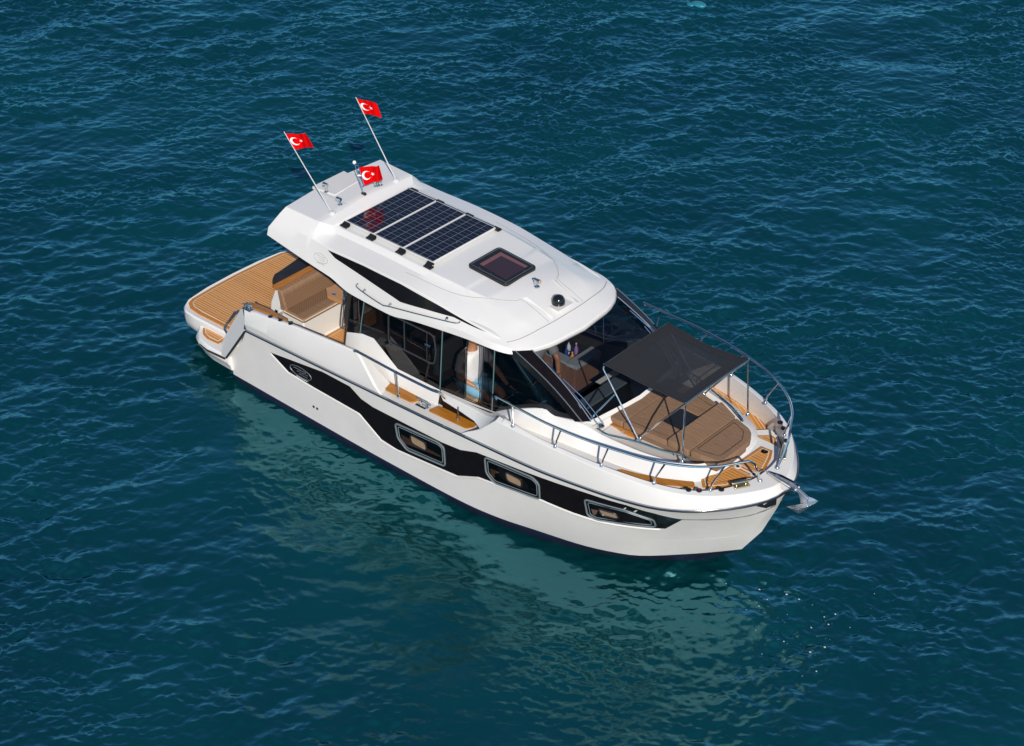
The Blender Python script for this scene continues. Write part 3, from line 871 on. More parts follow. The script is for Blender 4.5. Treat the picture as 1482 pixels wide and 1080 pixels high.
# ------------------------------------------------------------------ CABIN LOWER WALL AND LEDGE
SILL = [(-1.22,1.08,1.59),(-1.20,1.10,1.60),(-.91,1.10,1.70),(-.69,1.10,1.72),(-.26,1.10,1.43),(.51,1.11,1.455),(.95,1.11,1.49),(1.22,1.105,1.51),(1.40,1.10,1.525),(1.52,1.09,1.57),(2.18,1.04,1.915),(2.36,1.01,1.865),(2.72,.95,1.93)]
TOPL = [(-1.10,1.06,2.33),(-1.08,1.07,2.33),(-.80,1.09,2.30),(-.60,1.09,2.30),(-.22,1.09,2.31),(.55,1.08,2.42),(.95,1.06,2.45),(1.22,1.05,2.47),(1.40,1.04,2.48),(1.46,1.03,2.48),(1.60,1.01,2.48),(1.62,1.0,2.48),(1.66,.99,2.48)]
for sg in (-1, 1):
    S = lambda row: [(p[0], sg * p[1], p[2]) for p in row]
    wl = MB()
    top = SILL[:6]; bot = [(p[0], 1.17, 1.21) for p in top]
    wl.grid([S(top), S(bot)])
    # recess under the ledge is in shade: dark cabin side
    wl.add(S([(-1.22, 1.08, 1.59), (-1.22, 1.17, 1.21), (-1.22, .80, 1.21), (-1.22, .80, 1.59)]), [(0, 1, 2, 3)])
    wl.add(S([(-1.22, 1.17, 1.21), (-.5, 1.17, 1.21), (-.5, 1.2, .6), (-1.22, 1.2, .6)]), [(0, 1, 2, 3)])
    wl.build("cabin_side", WHITE, yacht, bevel=.01)
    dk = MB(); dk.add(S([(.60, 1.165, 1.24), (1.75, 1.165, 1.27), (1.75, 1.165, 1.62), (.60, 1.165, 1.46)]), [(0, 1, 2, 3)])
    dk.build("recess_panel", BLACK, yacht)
    ld = MB()
    i0 = [(.53, 1.12, 1.478), (.95, 1.118, 1.512), (1.22, 1.113, 1.532), (1.40, 1.108, 1.547), (1.62, 1.12, 1.60), (1.80, 1.20, 1.63), (2.3, 1.37, 1.755)]
    c0 = [(.56, 1.18, 1.482), (.95, 1.20, 1.51), (1.24, 1.225, 1.535), (1.45, 1.25, 1.555), (1.64, 1.30, 1.645), (1.85, 1.36, 1.775), (2.3, 1.385, 1.772)]
    l0 = [(.64, 1.205, 1.395), (.97, 1.235, 1.395), (1.26, 1.29, 1.41), (1.46, 1.405, 1.452), (1.63, 1.437, 1.603), (1.85, 1.432, 1.732), (2.3, 1.432, 1.742)]
    u0 = [(.66, 1.165, 1.38), (.97, 1.165, 1.38), (1.26, 1.165, 1.40), (1.46, 1.165, 1.44), (1.63, 1.165, 1.5), (1.85, 1.165, 1.55), (2.3, 1.16, 1.58)]
    ld.grid([S(i0), S(c0), S(l0), S(u0)])
    ld.add(S([i0[0], c0[0], l0[0], u0[0]]), [(0, 1, 2, 3)])
    ld.build("window_ledge", WHITE, yacht, bevel=.012)

# ------------------------------------------------------------------ FOREDECK TRUNK
SH = [(1.45,1.09,1.55),(1.75,1.09,1.72),(2.18,1.045,1.91),(2.36,1.005,1.86),(2.72,.955,1.90),(2.95,.86,1.80),(3.3,.80,1.765),(3.6,.75,1.755),(3.9,.66,1.75),(4.08,.57,1.745),(4.2,.44,1.735),(4.27,.22,1.735),(4.28,0,1.735)]
T1 = [(1.45,1.17,1.5),(1.75,1.22,1.62),(2.18,1.16,1.62),(2.36,1.14,1.62),(2.72,1.09,1.62),(2.95,1.06,1.62),(3.3,1.02,1.62),(3.6,.955,1.62),(3.92,.85,1.62),(4.16,.72,1.615),(4.30,.53,1.61),(4.375,.27,1.605),(4.385,0,1.605)]
def halves(row): return [(p[0], -p[1], p[2]) for p in row] + [(p[0], p[1], p[2]) for p in row[::-1]][1:]
shs, t1s = sp(SH, 4), sp(T1, 4)
t2s = [(p[0] + .03, p[1] + (.08 if p[0] < 4 else .04), 1.37) for p in t1s]
tk = MB()
inn = [(min(p[0] - .03, 4.22), p[1] - .10 if p[1] > .11 else 0, p[2] + .004 - (.055 if 3.05 < p[0] else (.03 if p[0] > 2.9 else 0))) for p in shs]
tk.grid([halves(inn), halves(shs), halves(t1s), halves(t2s)])
n = len(inn)
tk.grid([[(p[0], -p[1], p[2]) for p in inn if p[0] > 2.86], [(p[0], p[1], p[2]) for p in inn if p[0] > 2.86]])
# closing piece under the windscreen
ws_base = [(2.74,-.94,1.90),(2.79,-.75,1.90),(2.82,-.5,1.90),(2.86,-.25,1.90),(2.88,0,1.90),(2.86,.25,1.90),(2.82,.5,1.90),(2.79,.75,1.90),(2.74,.94,1.90)]
fr_ = [(p[0] + .10, p[1] * .95, 1.80 if abs(p[1]) < .8 else 1.84) for p in ws_base]
tk.grid([ws_base, fr_, [(p[0] + .01, p[1], 1.62) for p in fr_]])
tk.build("coachroof", WHITE, yacht, bevel=.014, angle=38)

# starboard ledge and fore side decks
b = MB()
cis = [p for p in ci]; t1f = [p for p in t1s]
xs_ = np.linspace(1.8, 4.2, 14)
cY = lambda x: float(np.interp(x, [p[0] for p in CI[:6]], [p[1] for p in CI[:6]]))
b.grid([[(x, -cY(x), 1.612) for x in xs_], [(x, -.55, 1.612) for x in xs_]])
b.build("side_deck", NONSKID, yacht)
b = MB(); b.prism([(3.42,-1.10),(3.46,-1.05),(3.66,-.985),(3.93,-.87),(4.26,-.67),(4.33,-.74),(4.17,-.86),(3.95,-1.0),(3.7,-1.08)], 1.60, 1.622)
b.build("side_deck_teak", TEAKS, yacht, smooth=False)
# port walkway, lower
b = MB(); xs_ = np.linspace(1.8, 4.45, 14)
b.grid([[(x, cY(x), 1.38) for x in xs_], [(x, .45, 1.38) for x in xs_]])
b.build("side_deck", NONSKID, yacht)
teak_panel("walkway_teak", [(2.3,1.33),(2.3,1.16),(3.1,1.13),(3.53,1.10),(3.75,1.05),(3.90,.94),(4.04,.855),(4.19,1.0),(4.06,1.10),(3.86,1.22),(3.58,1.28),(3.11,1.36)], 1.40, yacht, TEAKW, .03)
st = MB(); st.prism([(4.05,.85),(4.2,1.0),(4.33,.95),(4.57,.72),(4.62,.60),(4.44,.50),(4.3,.50)], 1.37, 1.48)
st.build("deck_step", WHITE, yacht, bevel=.01)
teak_panel("step_teak", [(4.14,.745),(4.29,.885),(4.36,.87),(4.55,.66),(4.48,.615),(4.32,.56),(4.25,.60)], 1.49, yacht, TEAKF, .03)

# foredeck platform with planked teak
fd = MB(); fd.prism([(4.10,-.80),(4.10,.60),(4.45,.62),(4.62,.60),(4.74,.42),(4.82,.2),(4.83,0),(4.82,-.2),(4.74,-.46),(4.6,-.70),(4.4,-.88)], 1.40, 1.594)
fd.build("foredeck", WHITE, yacht)
FD_S = [(4.205,-.475),(4.34,-.335),(4.37,-.2),(4.385,-.075),(4.765,-.075),(4.77,-.105),(4.735,-.18),(4.61,-.37),(4.62,-.455),(4.50,-.60),(4.39,-.665)]
FD_P = [(4.39,-.055),(4.41,.09),(4.425,.47),(4.58,.485),(4.65,.355),(4.73,.13),(4.77,0),(4.77,-.055)]
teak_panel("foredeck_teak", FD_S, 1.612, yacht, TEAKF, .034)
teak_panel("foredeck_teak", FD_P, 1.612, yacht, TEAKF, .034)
for x, y in ((4.46, -.065), (4.70, -.065), (4.52, .40)):
    b = MB(); b.lathe((x, y, 1.612), [(.045, 0), (.045, .006)], 16); b.cur = 1
    b.lathe((x, y, 1.618), [(.022, 0), (.022, .004)], 12); b.build("hatch_latch", [WHITE, RUBBER], yacht)
b = MB(); b.bb((4.40, -.07, 1.60), (4.76, -.06, 1.618)); b.build("hatch_joint", WHITE, yacht)

# bow fittings: deck fillers, cleats, roller, anchor
for sg in (-1, 1):
    for (x, y), mm in zip(((4.37, .925), (4.47, .85), (4.655, .66)), (RUBBER, RUBBER, BLUEB if False else RUBBER)):
        b = MB(); b.lathe((x, sg * y, 1.695), [(.036, 0), (.034, .016), (.018, .02)], 14); b.build("deck_filler", mm, yacht)
    b = MB(); b.lathe((4.47, sg * .85, 1.714), [(.014, 0), (.012, .006)], 10); b.build("filler_mark", RUBY, yacht)
    a = math.radians(-42) * (-sg) 
    ang = math.atan2(-sg * .22, .12)
    cb = MB(); c = Vector((4.765, sg * .42, 1.675)); d = Vector((math.cos(ang), math.sin(ang), 0)); nrm = Vector((-d.y, d.x, 0))
    cb.box(c + Vector((0, 0, .012)), (.20, .10, .024), Matrix.Rotation(ang, 3, 'Z'))
    cb.tube([c - d * .12 + Vector((0, 0, .06)), c + d * .12 + Vector((0, 0, .06))], .019, 8)
    for s_ in (-.06, .06): cb.tube([c + d * s_, c + d * s_ + Vector((0, 0, .06))], .018, 8)
    cb.build("bow_cleat", WARMSTEEL, yacht, bevel=.005)
rl = MB()
for q in (-.055, .055):
    P_ = [(4.86, .25, 1.70), (5.02, .8, 1.705), (5.22, 1, 1.69), (5.30, 1, 1.655), (5.28, 1, 1.60), (5.12, 1, 1.59), (4.86, .25, 1.655)]
    L_ = [(x, q * k, z) for x, k, z in P_] + [(x, q * k + .007, z) for x, k, z in P_]
    rl.add(L_, [tuple(range(7)), tuple(range(13, 6, -1))] + [(i, (i + 1) % 7, 7 + (i + 1) % 7, 7 + i) for i in range(7)])
rl.add([(4.84, -.012, 1.676), (4.84, .012, 1.676), (5.22, .06, 1.655), (5.22, -.06, 1.655), (4.84, -.012, 1.66), (4.84, .012, 1.66), (5.22, .06, 1.635), (5.22, -.06, 1.635)], [(0, 1, 2, 3), (7, 6, 5, 4), (0, 4, 5, 1), (1, 5, 6, 2), (2, 6, 7, 3), (3, 7, 4, 0)])
rl.tube([(5.26, -.06, 1.63), (5.26, .06, 1.63)], .025, 10)
rl.build("bow_roller", STEEL, yacht)
an = MB()
an.tube([(4.74, 0, 1.64), (4.80, 0, 1.69), (5.0, 0, 1.695)], .009, 6)
an.add([(4.96, -.016, 1.705), (5.22, -.018, 1.70), (5.44, -.02, 1.61), (5.44, -.02, 1.51), (5.36, -.02, 1.50), (5.32, -.018, 1.61), (5.18, -.018, 1.66), (4.96, -.016, 1.68)] +
       [(x, -y, z) for x, y, z in [(4.96, -.016, 1.705), (5.22, -.018, 1.70), (5.44, -.02, 1.61), (5.44, -.02, 1.51), (5.36, -.02, 1.50), (5.32, -.018, 1.61), (5.18, -.018, 1.66), (4.96, -.016, 1.68)]],
       [tuple(range(8)), tuple(range(15, 7, -1))] + [(i, (i + 1) % 8, 8 + (i + 1) % 8, 8 + i) for i in range(8)])
# plough flukes
tip = (5.53, 0, 1.63)
tl, trr = (5.25, -.15, 1.46), (5.25, .15, 1.46)
kel = (5.30, 0, 1.38)
bk = (5.42, 0, 1.50)
an.add([(5.57, -.03, 1.605), (5.57, .03, 1.605), (5.42, -.155, 1.50), (5.25, -.165, 1.47), (5.34, 0, 1.42), (5.25, .165, 1.47), (5.42, .155, 1.50), (5.43, 0, 1.52), (5.34, 0, 1.31)],
       [(0, 2, 7), (2, 3, 7), (3, 4, 7), (7, 4, 5), (7, 5, 6), (7, 6, 1), (0, 7, 1), (0, 1, 8), (0, 8, 2), (2, 8, 3), (3, 8, 4), (4, 8, 5), (5, 8, 6), (6, 8, 1)])
an.build("anchor", GALV, yacht, bevel=.006, angle=30)

# ------------------------------------------------------------------ GUARD RAILS
GR = [(1.80,1.45,2.075),(1.775,1.45,2.10),(1.82,1.45,2.115),(2.25,1.455,2.11),(2.70,1.455,2.11),(3.2,1.40,2.11),(3.66,1.305,2.11),(4.07,1.175,2.10),(4.42,.965,2.09),(4.65,.735,2.085),(4.80,.49,2.08),(4.86,.39,2.06),(4.885,.33,1.98),(4.885,.26,1.83),(4.865,.175,1.67)]
for sg in (-1, 1):
    g = MB(); g.tube([(p[0], sg * p[1], p[2]) for p in smooth_path(GR, 5)], .0155, 10)
    gr = g.build("guard_rail", STEEL, yacht)
    posts = [[(2.02,1.40,1.76),(2.05,1.45,2.10)], [(2.68,1.37,1.755),(2.70,1.372,1.86),(2.82,1.445,2.10)], [(3.34,1.29,1.75),(3.36,1.295,1.85),(3.47,1.34,2.10)],
             [(4.00,1.115,1.72),(4.02,1.12,1.82),(4.16,1.135,2.09)], [(4.56,.745,1.69),(4.575,.75,1.79),(4.69,.665,2.08)]]
    for p in posts:
        b = MB(); b.tube([(q[0], sg * q[1], q[2]) for q in p], .012, 8)
        b.lathe((p[0][0], sg * p[0][1], p[0][2] - .005), [(.03, 0), (.028, .012), (.016, .03)], 10)
        b.build("stanchion", STEEL, gr)
    b = MB(); b.lathe((4.865, sg * .175, 1.66), [(.035, 0), (.032, .014), (.018, .03)], 10); b.build("rail_foot", STEEL, gr)
    # side boarding rail
    b = MB()
    b.tube(smooth_path([(-.70, sg * 1.425, 1.66), (-.66, sg * 1.43, 1.685), (.04, sg * 1.425, 1.672), (.62, sg * 1.405, 1.665), (.74, sg * 1.36, 1.645), (.70, sg * 1.22, 1.47)], 5), .016, 8)
    sr_ = b.build("boarding_rail", STEEL, yacht)
    for q in ([(.0, 1.36, 1.24), (.03, 1.42, 1.67)], [(.95, 1.25, 1.245), (.93, 1.22, 1.45)]):
        b = MB(); b.tube([(p[0], sg * p[1], p[2]) for p in q], .013, 8)
        b.lathe((q[0][0], sg * q[0][1], q[0][2] - .004), [(.028, 0), (.02, .06)], 10); b.build("stanchion", STEEL, sr_)
    # coachroof grab rail
    b = MB()
    b.tube(smooth_path([(2.86, sg * .85, 1.80), (2.92, sg * .85, 1.845), (3.1, sg * .86, 1.85), (3.45, sg * .74, 1.85), (3.78, sg * .655, 1.835), (3.98, sg * .57, 1.83), (4.06, sg * .545, 1.80), (4.08, sg * .54, 1.78)], 5), .014, 8)
    for x, y in ((3.0, .855), (3.93, .60)):
        b.tube([(x, sg * y, 1.80), (x, sg * y, 1.845)], .01, 8)
    b.build("grab_rail", STEEL, yacht)
    # grab handle on the stern wing
    b = MB(); b.tube(smooth_path([(-3.52, sg * 1.24, .64), (-3.585, sg * 1.22, .71), (-3.45, sg * 1.22, .90), (-3.31, sg * 1.22, 1.09), (-3.24, sg * 1.24, 1.06)], 4), .014, 8); b.build("stern_handle", STEEL, yacht)

# ------------------------------------------------------------------ SWIM PLATFORM
def plat_outline(x0, grow):
    h = [(x0, 1.10 + grow), (-4.30, 1.13 + grow), (-4.52, 1.11 + grow), (-4.64, 1.04 + grow), (-4.72 - grow * .6, .90 + grow * .4), (-4.77 - grow, .5), (-4.785 - grow, 0)]
    r = [(p[0], -p[1]) for p in h] + [(p[0], p[1]) for p in h[::-1]][1:]
    return r
pl = MB()
rows = []
for g, z in ((0.0, .545), (.015, .55), (.04, .53), (.045, .40), (.02, .30), (-.03, .24)):
    rows.append([(x, y, z) for x, y in plat_outline(-3.1, g)])
pl.grid(rows)
pl.add(rows[0], [list(range(len(rows[0])))])
pl.add(rows[-1], [list(range(len(rows[-1])))])
plat = pl.build("swim_platform", WHITE, yacht, angle=45)
po = plat_outline(-3.15, -.055)
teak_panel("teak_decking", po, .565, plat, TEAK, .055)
for sg in (-1, 1):
    lw = MB(); rows = []
    base = [(-3.28, 1.44), (-3.72, 1.43), (-3.95, 1.385), (-4.10, 1.30), (-4.20, 1.18), (-4.24, 1.05), (-3.28, 1.05)]
    for g, z in ((-.012, .44), (0, .42), (.02, .37), (.02, .34), (-.01, .30), (-.04, .20)):
        rows.append([(x - g * (1 if x < -3.5 else 0), sg * (y + g * (1 if y > 1.1 else 0)), z) for x, y in base])
    lw.grid(rows, close=True); lw.add(rows[0], [list(range(7))]); lw.add(rows[-1], [list(range(7))])
    wing = lw.build("platform_wing", WHITE, yacht, angle=45)
    tp = [(-3.66, sg * 1.05), (-3.65, sg * 1.31), (-3.86, sg * 1.325), (-4.0, sg * 1.285), (-4.10, sg * 1.20), (-4.17, sg * 1.05)]
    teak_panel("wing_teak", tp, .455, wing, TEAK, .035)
    sp_ = MB(); sp_.bb((-4.12, sg * 1.045, .42), (-3.62, sg * 1.06, .548)); sp_.build("step_riser", TEAKS, wing)

# ------------------------------------------------------------------ COCKPIT
ck = MB(); ck.bb((-3.05, -1.22, .58), (-1.22, 1.22, .615)); ck.build("cockpit_floor", WHITE, yacht)
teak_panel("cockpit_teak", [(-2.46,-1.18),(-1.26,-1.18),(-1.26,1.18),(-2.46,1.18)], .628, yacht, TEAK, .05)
sb = MB()
sb.prism([(-3.10,-.70),(-2.50,-.70),(-2.50,1.15),(-3.10,1.15)], .55, 1.0)
sb.add([(-3.24,-.70,.55),(-3.10,-.70,.55),(-2.93,-.70,1.27),(-2.98,-.70,1.33),(-3.04,-.70,1.345),(-3.16,-.70,1.08),(-3.24,1.15,.55),(-3.10,1.15,.55),(-2.93,1.15,1.27),(-2.98,1.15,1.33),(-3.04,1.15,1.345),(-3.16,1.15,1.08)],
       [tuple(range(6)), tuple(range(11, 5, -1))] + [(i, (i + 1) % 6, 6 + (i + 1) % 6, 6 + i) for i in range(6)])
seat = sb.build("cockpit_seat", WHITE, yacht, bevel=.02)
b = MB(); b.add([(-2.98,-.74,1.345),(-3.06,-.74,1.365),(-3.06,1.15,1.365),(-2.98,1.15,1.345),(-2.97,-.74,1.375),(-3.06,-.74,1.395),(-3.06,1.15,1.395),(-2.97,1.15,1.375)], [(0,1,2,3),(4,7,6,5),(0,4,5,1),(1,5,6,2),(2,6,7,3),(3,7,4,0)])
b.build("seat_capping", VARN, seat)
b = MB(); b.prism(round_poly([(-2.90,-.72),(-2.47,-.72),(-2.47,1.12),(-2.90,1.12)], .04), 1.0, 1.075); b.build("seat_cushion", FABRIC, seat, bevel=.02)
b = MB(); b.prism([(-2.86,-.69),(-2.62,-.69),(-2.62,1.1),(-2.86,1.1)], 1.06, 1.082); b.build("seat_quilting", QUILT, seat)
b = MB(); b.add([(-2.93,-.72,1.03),(-2.82,-.72,1.07),(-2.90,-.72,1.35),(-2.99,-.72,1.36),(-2.93,1.12,1.03),(-2.82,1.12,1.07),(-2.90,1.12,1.35),(-2.99,1.12,1.36)], [(0,1,2,3),(7,6,5,4),(0,4,5,1),(1,5,6,2),(2,6,7,3),(3,7,4,0)])
b.build("back_cushion", FABRIC, seat, bevel=.015)
b = MB(); b.add([(-2.822,-.69,1.09),(-2.878,-.69,1.27),(-2.878,1.1,1.27),(-2.822,1.1,1.09),(-2.815,-.69,1.09),(-2.87,-.69,1.272),(-2.87,1.1,1.272),(-2.815,1.1,1.09)], [(0,1,2,3),(7,6,5,4),(0,4,5,1),(1,5,6,2),(2,6,7,3),(3,7,4,0)])
b.build("back_quilting", QUILT, seat)
b = MB(); b.tube([(-2.465,-.70,1.05),(-2.465,1.1,1.05)], .008, 6); b.tube([(-2.9,-.725,1.05),(-2.47,-.725,1.05)], .008, 6); b.build("cushion_trim", CAULK, seat)
# folding table on a post
tb = MB(); tb.prism(round_poly([(-2.43,-.30),(-2.27,-.44),(-1.95,-.42),(-1.90,-.38),(-1.95,.50),(-2.43,.50)], .03), 1.375, 1.405)
tbl = tb.build("cockpit_table", TABLEW, yacht, bevel=.004)
b = MB(); b.tube([(-2.18,.10,.62),(-2.18,.10,1.38)], .035, 12); b.lathe((-2.18,.10,.625), [(.13,0),(.12,.02),(.04,.03)], 16); b.build("table_leg", STEEL, tbl)
b = MB(); b.prism(round_poly([(-2.42,-.32),(-2.26,-.43),(-1.95,-.41),(-1.95,-.28),(-2.40,-.24)], .02), 1.408, 1.425); b.build("table_leaf", TABLEW, tbl, bevel=.003)
for x, y in ((-2.22, -.36), (-2.02, -.35)):
    b = MB(); b.lathe((x, y, 1.427), [(.032, 0), (.03, .006), (.014, .008)], 12); b.build("cup_ring", STEEL, tbl)

# aft bulkhead and sliding door
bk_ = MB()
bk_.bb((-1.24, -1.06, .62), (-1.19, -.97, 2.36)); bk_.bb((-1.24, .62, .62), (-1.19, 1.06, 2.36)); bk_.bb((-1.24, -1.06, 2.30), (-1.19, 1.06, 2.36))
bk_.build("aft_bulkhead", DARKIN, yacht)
b = MB()
for y in (-.95, -.40, .15, .60): b.bb((-1.265, y - .02, .64), (-1.245, y + .02, 2.30))
b.bb((-1.265, -.95, .64), (-1.245, .60, .68)); b.build("door_frame", WALNUT, yacht)
b = MB(); b.add([(-1.25,-.38,.66),(-1.25,.60,.66),(-1.25,.60,2.30),(-1.25,-.38,2.30)], [(0,1,2,3)]); b.build("door_pane", GL_SIDE, yacht)
b = MB(); b.tube(smooth_path([(-1.24,-1.09,1.62),(-1.28,-1.10,1.64),(-1.22,-1.11,1.95),(-1.16,-1.10,2.24),(-1.14,-1.07,2.28)], 4), .013, 8); b.build("door_handle", STEEL, yacht)
b = MB(); b.tube([(-1.30,-.98,.64),(-1.30,-.98,1.6),(-1.22,-1.0,2.3)], .022, 8); b.build("door_post", VARN, yacht)
b = MB(); b.lathe((-1.42,-.40,.632), [(.075,0),(.075,.006)], 18); b.build("deck_plate", STEEL, yacht)

# ------------------------------------------------------------------ CABIN INTERIOR
ci_ = MB(); ci_.bb((-1.2, -1.04, .70), (2.7, 1.04, .74)); ci_.build("cabin_floor", CABFL, yacht)
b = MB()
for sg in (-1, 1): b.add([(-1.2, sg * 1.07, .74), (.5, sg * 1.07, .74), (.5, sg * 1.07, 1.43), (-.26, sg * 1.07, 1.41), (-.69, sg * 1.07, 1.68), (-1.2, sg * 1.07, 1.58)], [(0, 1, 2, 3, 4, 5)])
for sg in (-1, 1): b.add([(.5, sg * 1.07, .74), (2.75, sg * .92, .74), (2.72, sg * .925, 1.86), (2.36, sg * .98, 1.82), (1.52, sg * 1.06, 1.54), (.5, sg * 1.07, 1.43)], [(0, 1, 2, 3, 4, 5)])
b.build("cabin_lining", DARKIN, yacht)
# starboard sideboard with a shelf top seen through the side window
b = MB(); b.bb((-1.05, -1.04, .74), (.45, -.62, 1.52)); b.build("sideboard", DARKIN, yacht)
b = MB(); b.bb((-1.06, -1.045, 1.52), (.47, -.60, 1.55)); b.build("sideboard_top", WALNUT, yacht)
# settee opposite
b = MB(); b.bb((-.9, .35, .74), (.55, 1.02, 1.15)); b.bb((-.9, .88, 1.15), (.55, 1.02, 1.55)); b.build("settee", mat("settee_leather", (.12, .075, .05), .5), yacht, bevel=.03)
b = MB(); b.bb((-.75, -.35, 1.40), (.35, .30, 1.44)); b.tube([(-.2, 0, .74), (-.2, 0, 1.42)], .05, 12); b.build("saloon_table", WALNUT, yacht)
# galley unit with grey rim, seen through the windscreen
g = MB(); g.bb((1.36, .54, .74), (1.405, 1.06, 1.34)); g.bb((.55, .54, .74), (1.36, .585, 1.34)); g.bb((.55, .585, .74), (1.36, 1.06, 1.24))
gal = g.build("galley_unit", WALNUT, yacht)
b = MB(); b.bb((1.235, .53, 1.345), (1.42, 1.05, 1.40)); b.bb((.60, .53, 1.345), (1.235, .66, 1.40)); b.build("worktop", CTOP, gal, bevel=.006)
b = MB(); b.bb((.60, .66, 1.25), (1.235, 1.05, 1.27)); b.build("galley_well", MBLACK, gal)
b = MB(); b.lathe((1.05, .96, 1.28), [(.10, 0), (.15, .06), (.15, .075)], 18); b.build("sink", STEEL, gal)
b = MB(); b.bb((1.41, .60, .80), (1.418, .98, 1.30)); b.build("galley_door", WALNUT, gal)
# dash shelf and console
b = MB(); b.bb((2.02, -.40, 1.44), (2.22, .92, 1.50)); b.build("dash_shelf", DASH, yacht, bevel=.01)
b = MB(); b.add([(2.22,-.92,1.48),(2.84,-.88,1.86),(2.90,0,1.86),(2.84,.88,1.86),(2.22,.92,1.48)], [(0,1,2,4),(2,3,4)]); b.build("dashboard", MBLACK, yacht)
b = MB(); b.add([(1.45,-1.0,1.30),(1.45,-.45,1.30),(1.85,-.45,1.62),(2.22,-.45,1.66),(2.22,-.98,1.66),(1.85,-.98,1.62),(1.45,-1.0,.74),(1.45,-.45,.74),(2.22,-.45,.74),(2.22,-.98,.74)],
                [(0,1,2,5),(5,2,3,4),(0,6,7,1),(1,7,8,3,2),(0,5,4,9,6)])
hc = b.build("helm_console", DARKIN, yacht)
b = MB(); n_ = 20
b.tube([(1.38 + .10 * math.cos(2*math.pi*k/n_) * .5, -.75 + .19 * math.sin(2*math.pi*k/n_), 1.46 + .19 * math.cos(2*math.pi*k/n_) * .85) for k in range(n_)], .014, 8, closed=True)
for k in range(3):
    a_ = 2 * math.pi * k / 3
    b.tube([(1.40, -.75, 1.45), (1.38 + .05 * math.cos(a_), -.75 + .18 * math.sin(a_), 1.46 + .16 * math.cos(a_))], .009, 6)
b.tube([(1.40, -.75, 1.45), (1.50, -.75, 1.38)], .02, 8); b.build("steering_wheel", STEEL, yacht)
b = MB(); b.bb((1.55,-.95,1.315),(1.80,-.55,1.33)); b.build("wood_trim", WALNUT, hc)
# helm seat
b = MB(); b.bb((.30,-1.0,1.30),(.95,-.50,1.40)); b.build("helm_seat", TAN, yacht, bevel=.03)
b = MB(); b.bb((.26,-1.0,1.36),(.36,-.50,1.95)); b.build("helm_seat_back", GREYSH, yacht, bevel=.03)
b = MB(); b.bb((.40,-.98,.74),(1.02,-.55,1.30)); b.build("helm_seat_base", TAN, yacht, bevel=.01)
b = MB(); b.bb((.45,.10,.74),(1.1,.50,1.12)); b.bb((.40,.10,1.12),(.52,.50,1.60)); b.build("passenger_seat", DARKIN, yacht, bevel=.03)

# ------------------------------------------------------------------ GLAZING
def side_pt(sg, x, t):
    """point on the side glass: x measured on the sill, t 0..1 up"""
    X = [p[0] for p in SILL]
    f = lambda row, k: float(np.interp(x, X, [p[k] for p in row]))
    a = [f(SILL, k) for k in range(3)]; c = [f(TOPL, k) for k in range(3)]
    return tuple((a[k] * (1 - t) + c[k] * t) * (sg if k == 1 else 1) for k in range(3))
def side_pane(name, sg, x0, x1, m, parent=None):
    xs = sorted(set([x0, x1] + [p[0] for p in SILL if x0 < p[0] < x1] + list(np.linspace(x0, x1, 8))))
    b = MB(); b.grid([[side_pt(sg, x, t) for x in xs] for t in np.linspace(0, 1, 5)])
    return b.build(name, m, parent or yacht, angle=60)
for sg in (-1, 1):
    side_pane("side_window", sg, -1.22, -.945, GL_SIDE)
    mw = side_pane("side_window", sg, -.94, .505, GL_SIDE)
    side_pane("side_window", sg, .515, .94 if sg < 0 else 1.395, GL_SIDE)
    if sg < 0: side_pane("side_window", sg, 1.235, 1.395, GL_SIDE)
    fw = side_pane("side_window", sg, 1.405, 2.72, GL_SIDE)
    for x in (-.943, .51, 1.40):
        b = MB(); b.tube([tuple(np.array(side_pt(sg, x, t)) + np.array((0, sg * .006, 0))) for t in (0, .5, 1)], .0075, 6); b.build("window_joint", TEALGL, yacht)
    # framed sliding light set in the long pane
    def on(xw, z): # point near glass at world x
        best = None
        sx_ = xw
        for _ in range(12):
            a = side_pt(1, sx_, 0); c = side_pt(1, sx_, 1)
            t = (z - a[2]) / (c[2] - a[2]); q = side_pt(1, sx_, t); sx_ += xw - q[0]
        return (q[0], sg * (q[1] + .008), q[2])
    fp = round_poly([(-.40,2.23),(-.41,1.79),(.41,1.80),(.44,2.02),(.40,2.235)], .07, 4)
    b = MB(); b.tube([on(x, z) for x, z in fp], .012, 6, closed=True)
    b.tube([on(-.12, 2.22), on(-.12, 1.80)], .010, 6); b.tube([on(.28, 2.22), on(.28, 1.80)], .006, 6)
    b.build("sliding_frame", WINDARK, mw)
    b = MB(); b.box(on(.29, 2.04), (.085, .02, .03)); b.build("window_catch", STEEL, mw, bevel=.004)
    # frame around the open helm light
    if sg < 0:
        b = MB(); pts = [side_pt(sg, .955, .05), side_pt(sg, .955, .93), side_pt(sg, 1.225, .93), side_pt(sg, 1.225, .05)]
        b.tube([(p[0], p[1] - .004, p[2]) for p in pts], .008, 6, closed=True); b.build("open_light_frame", RUBBER, yacht)

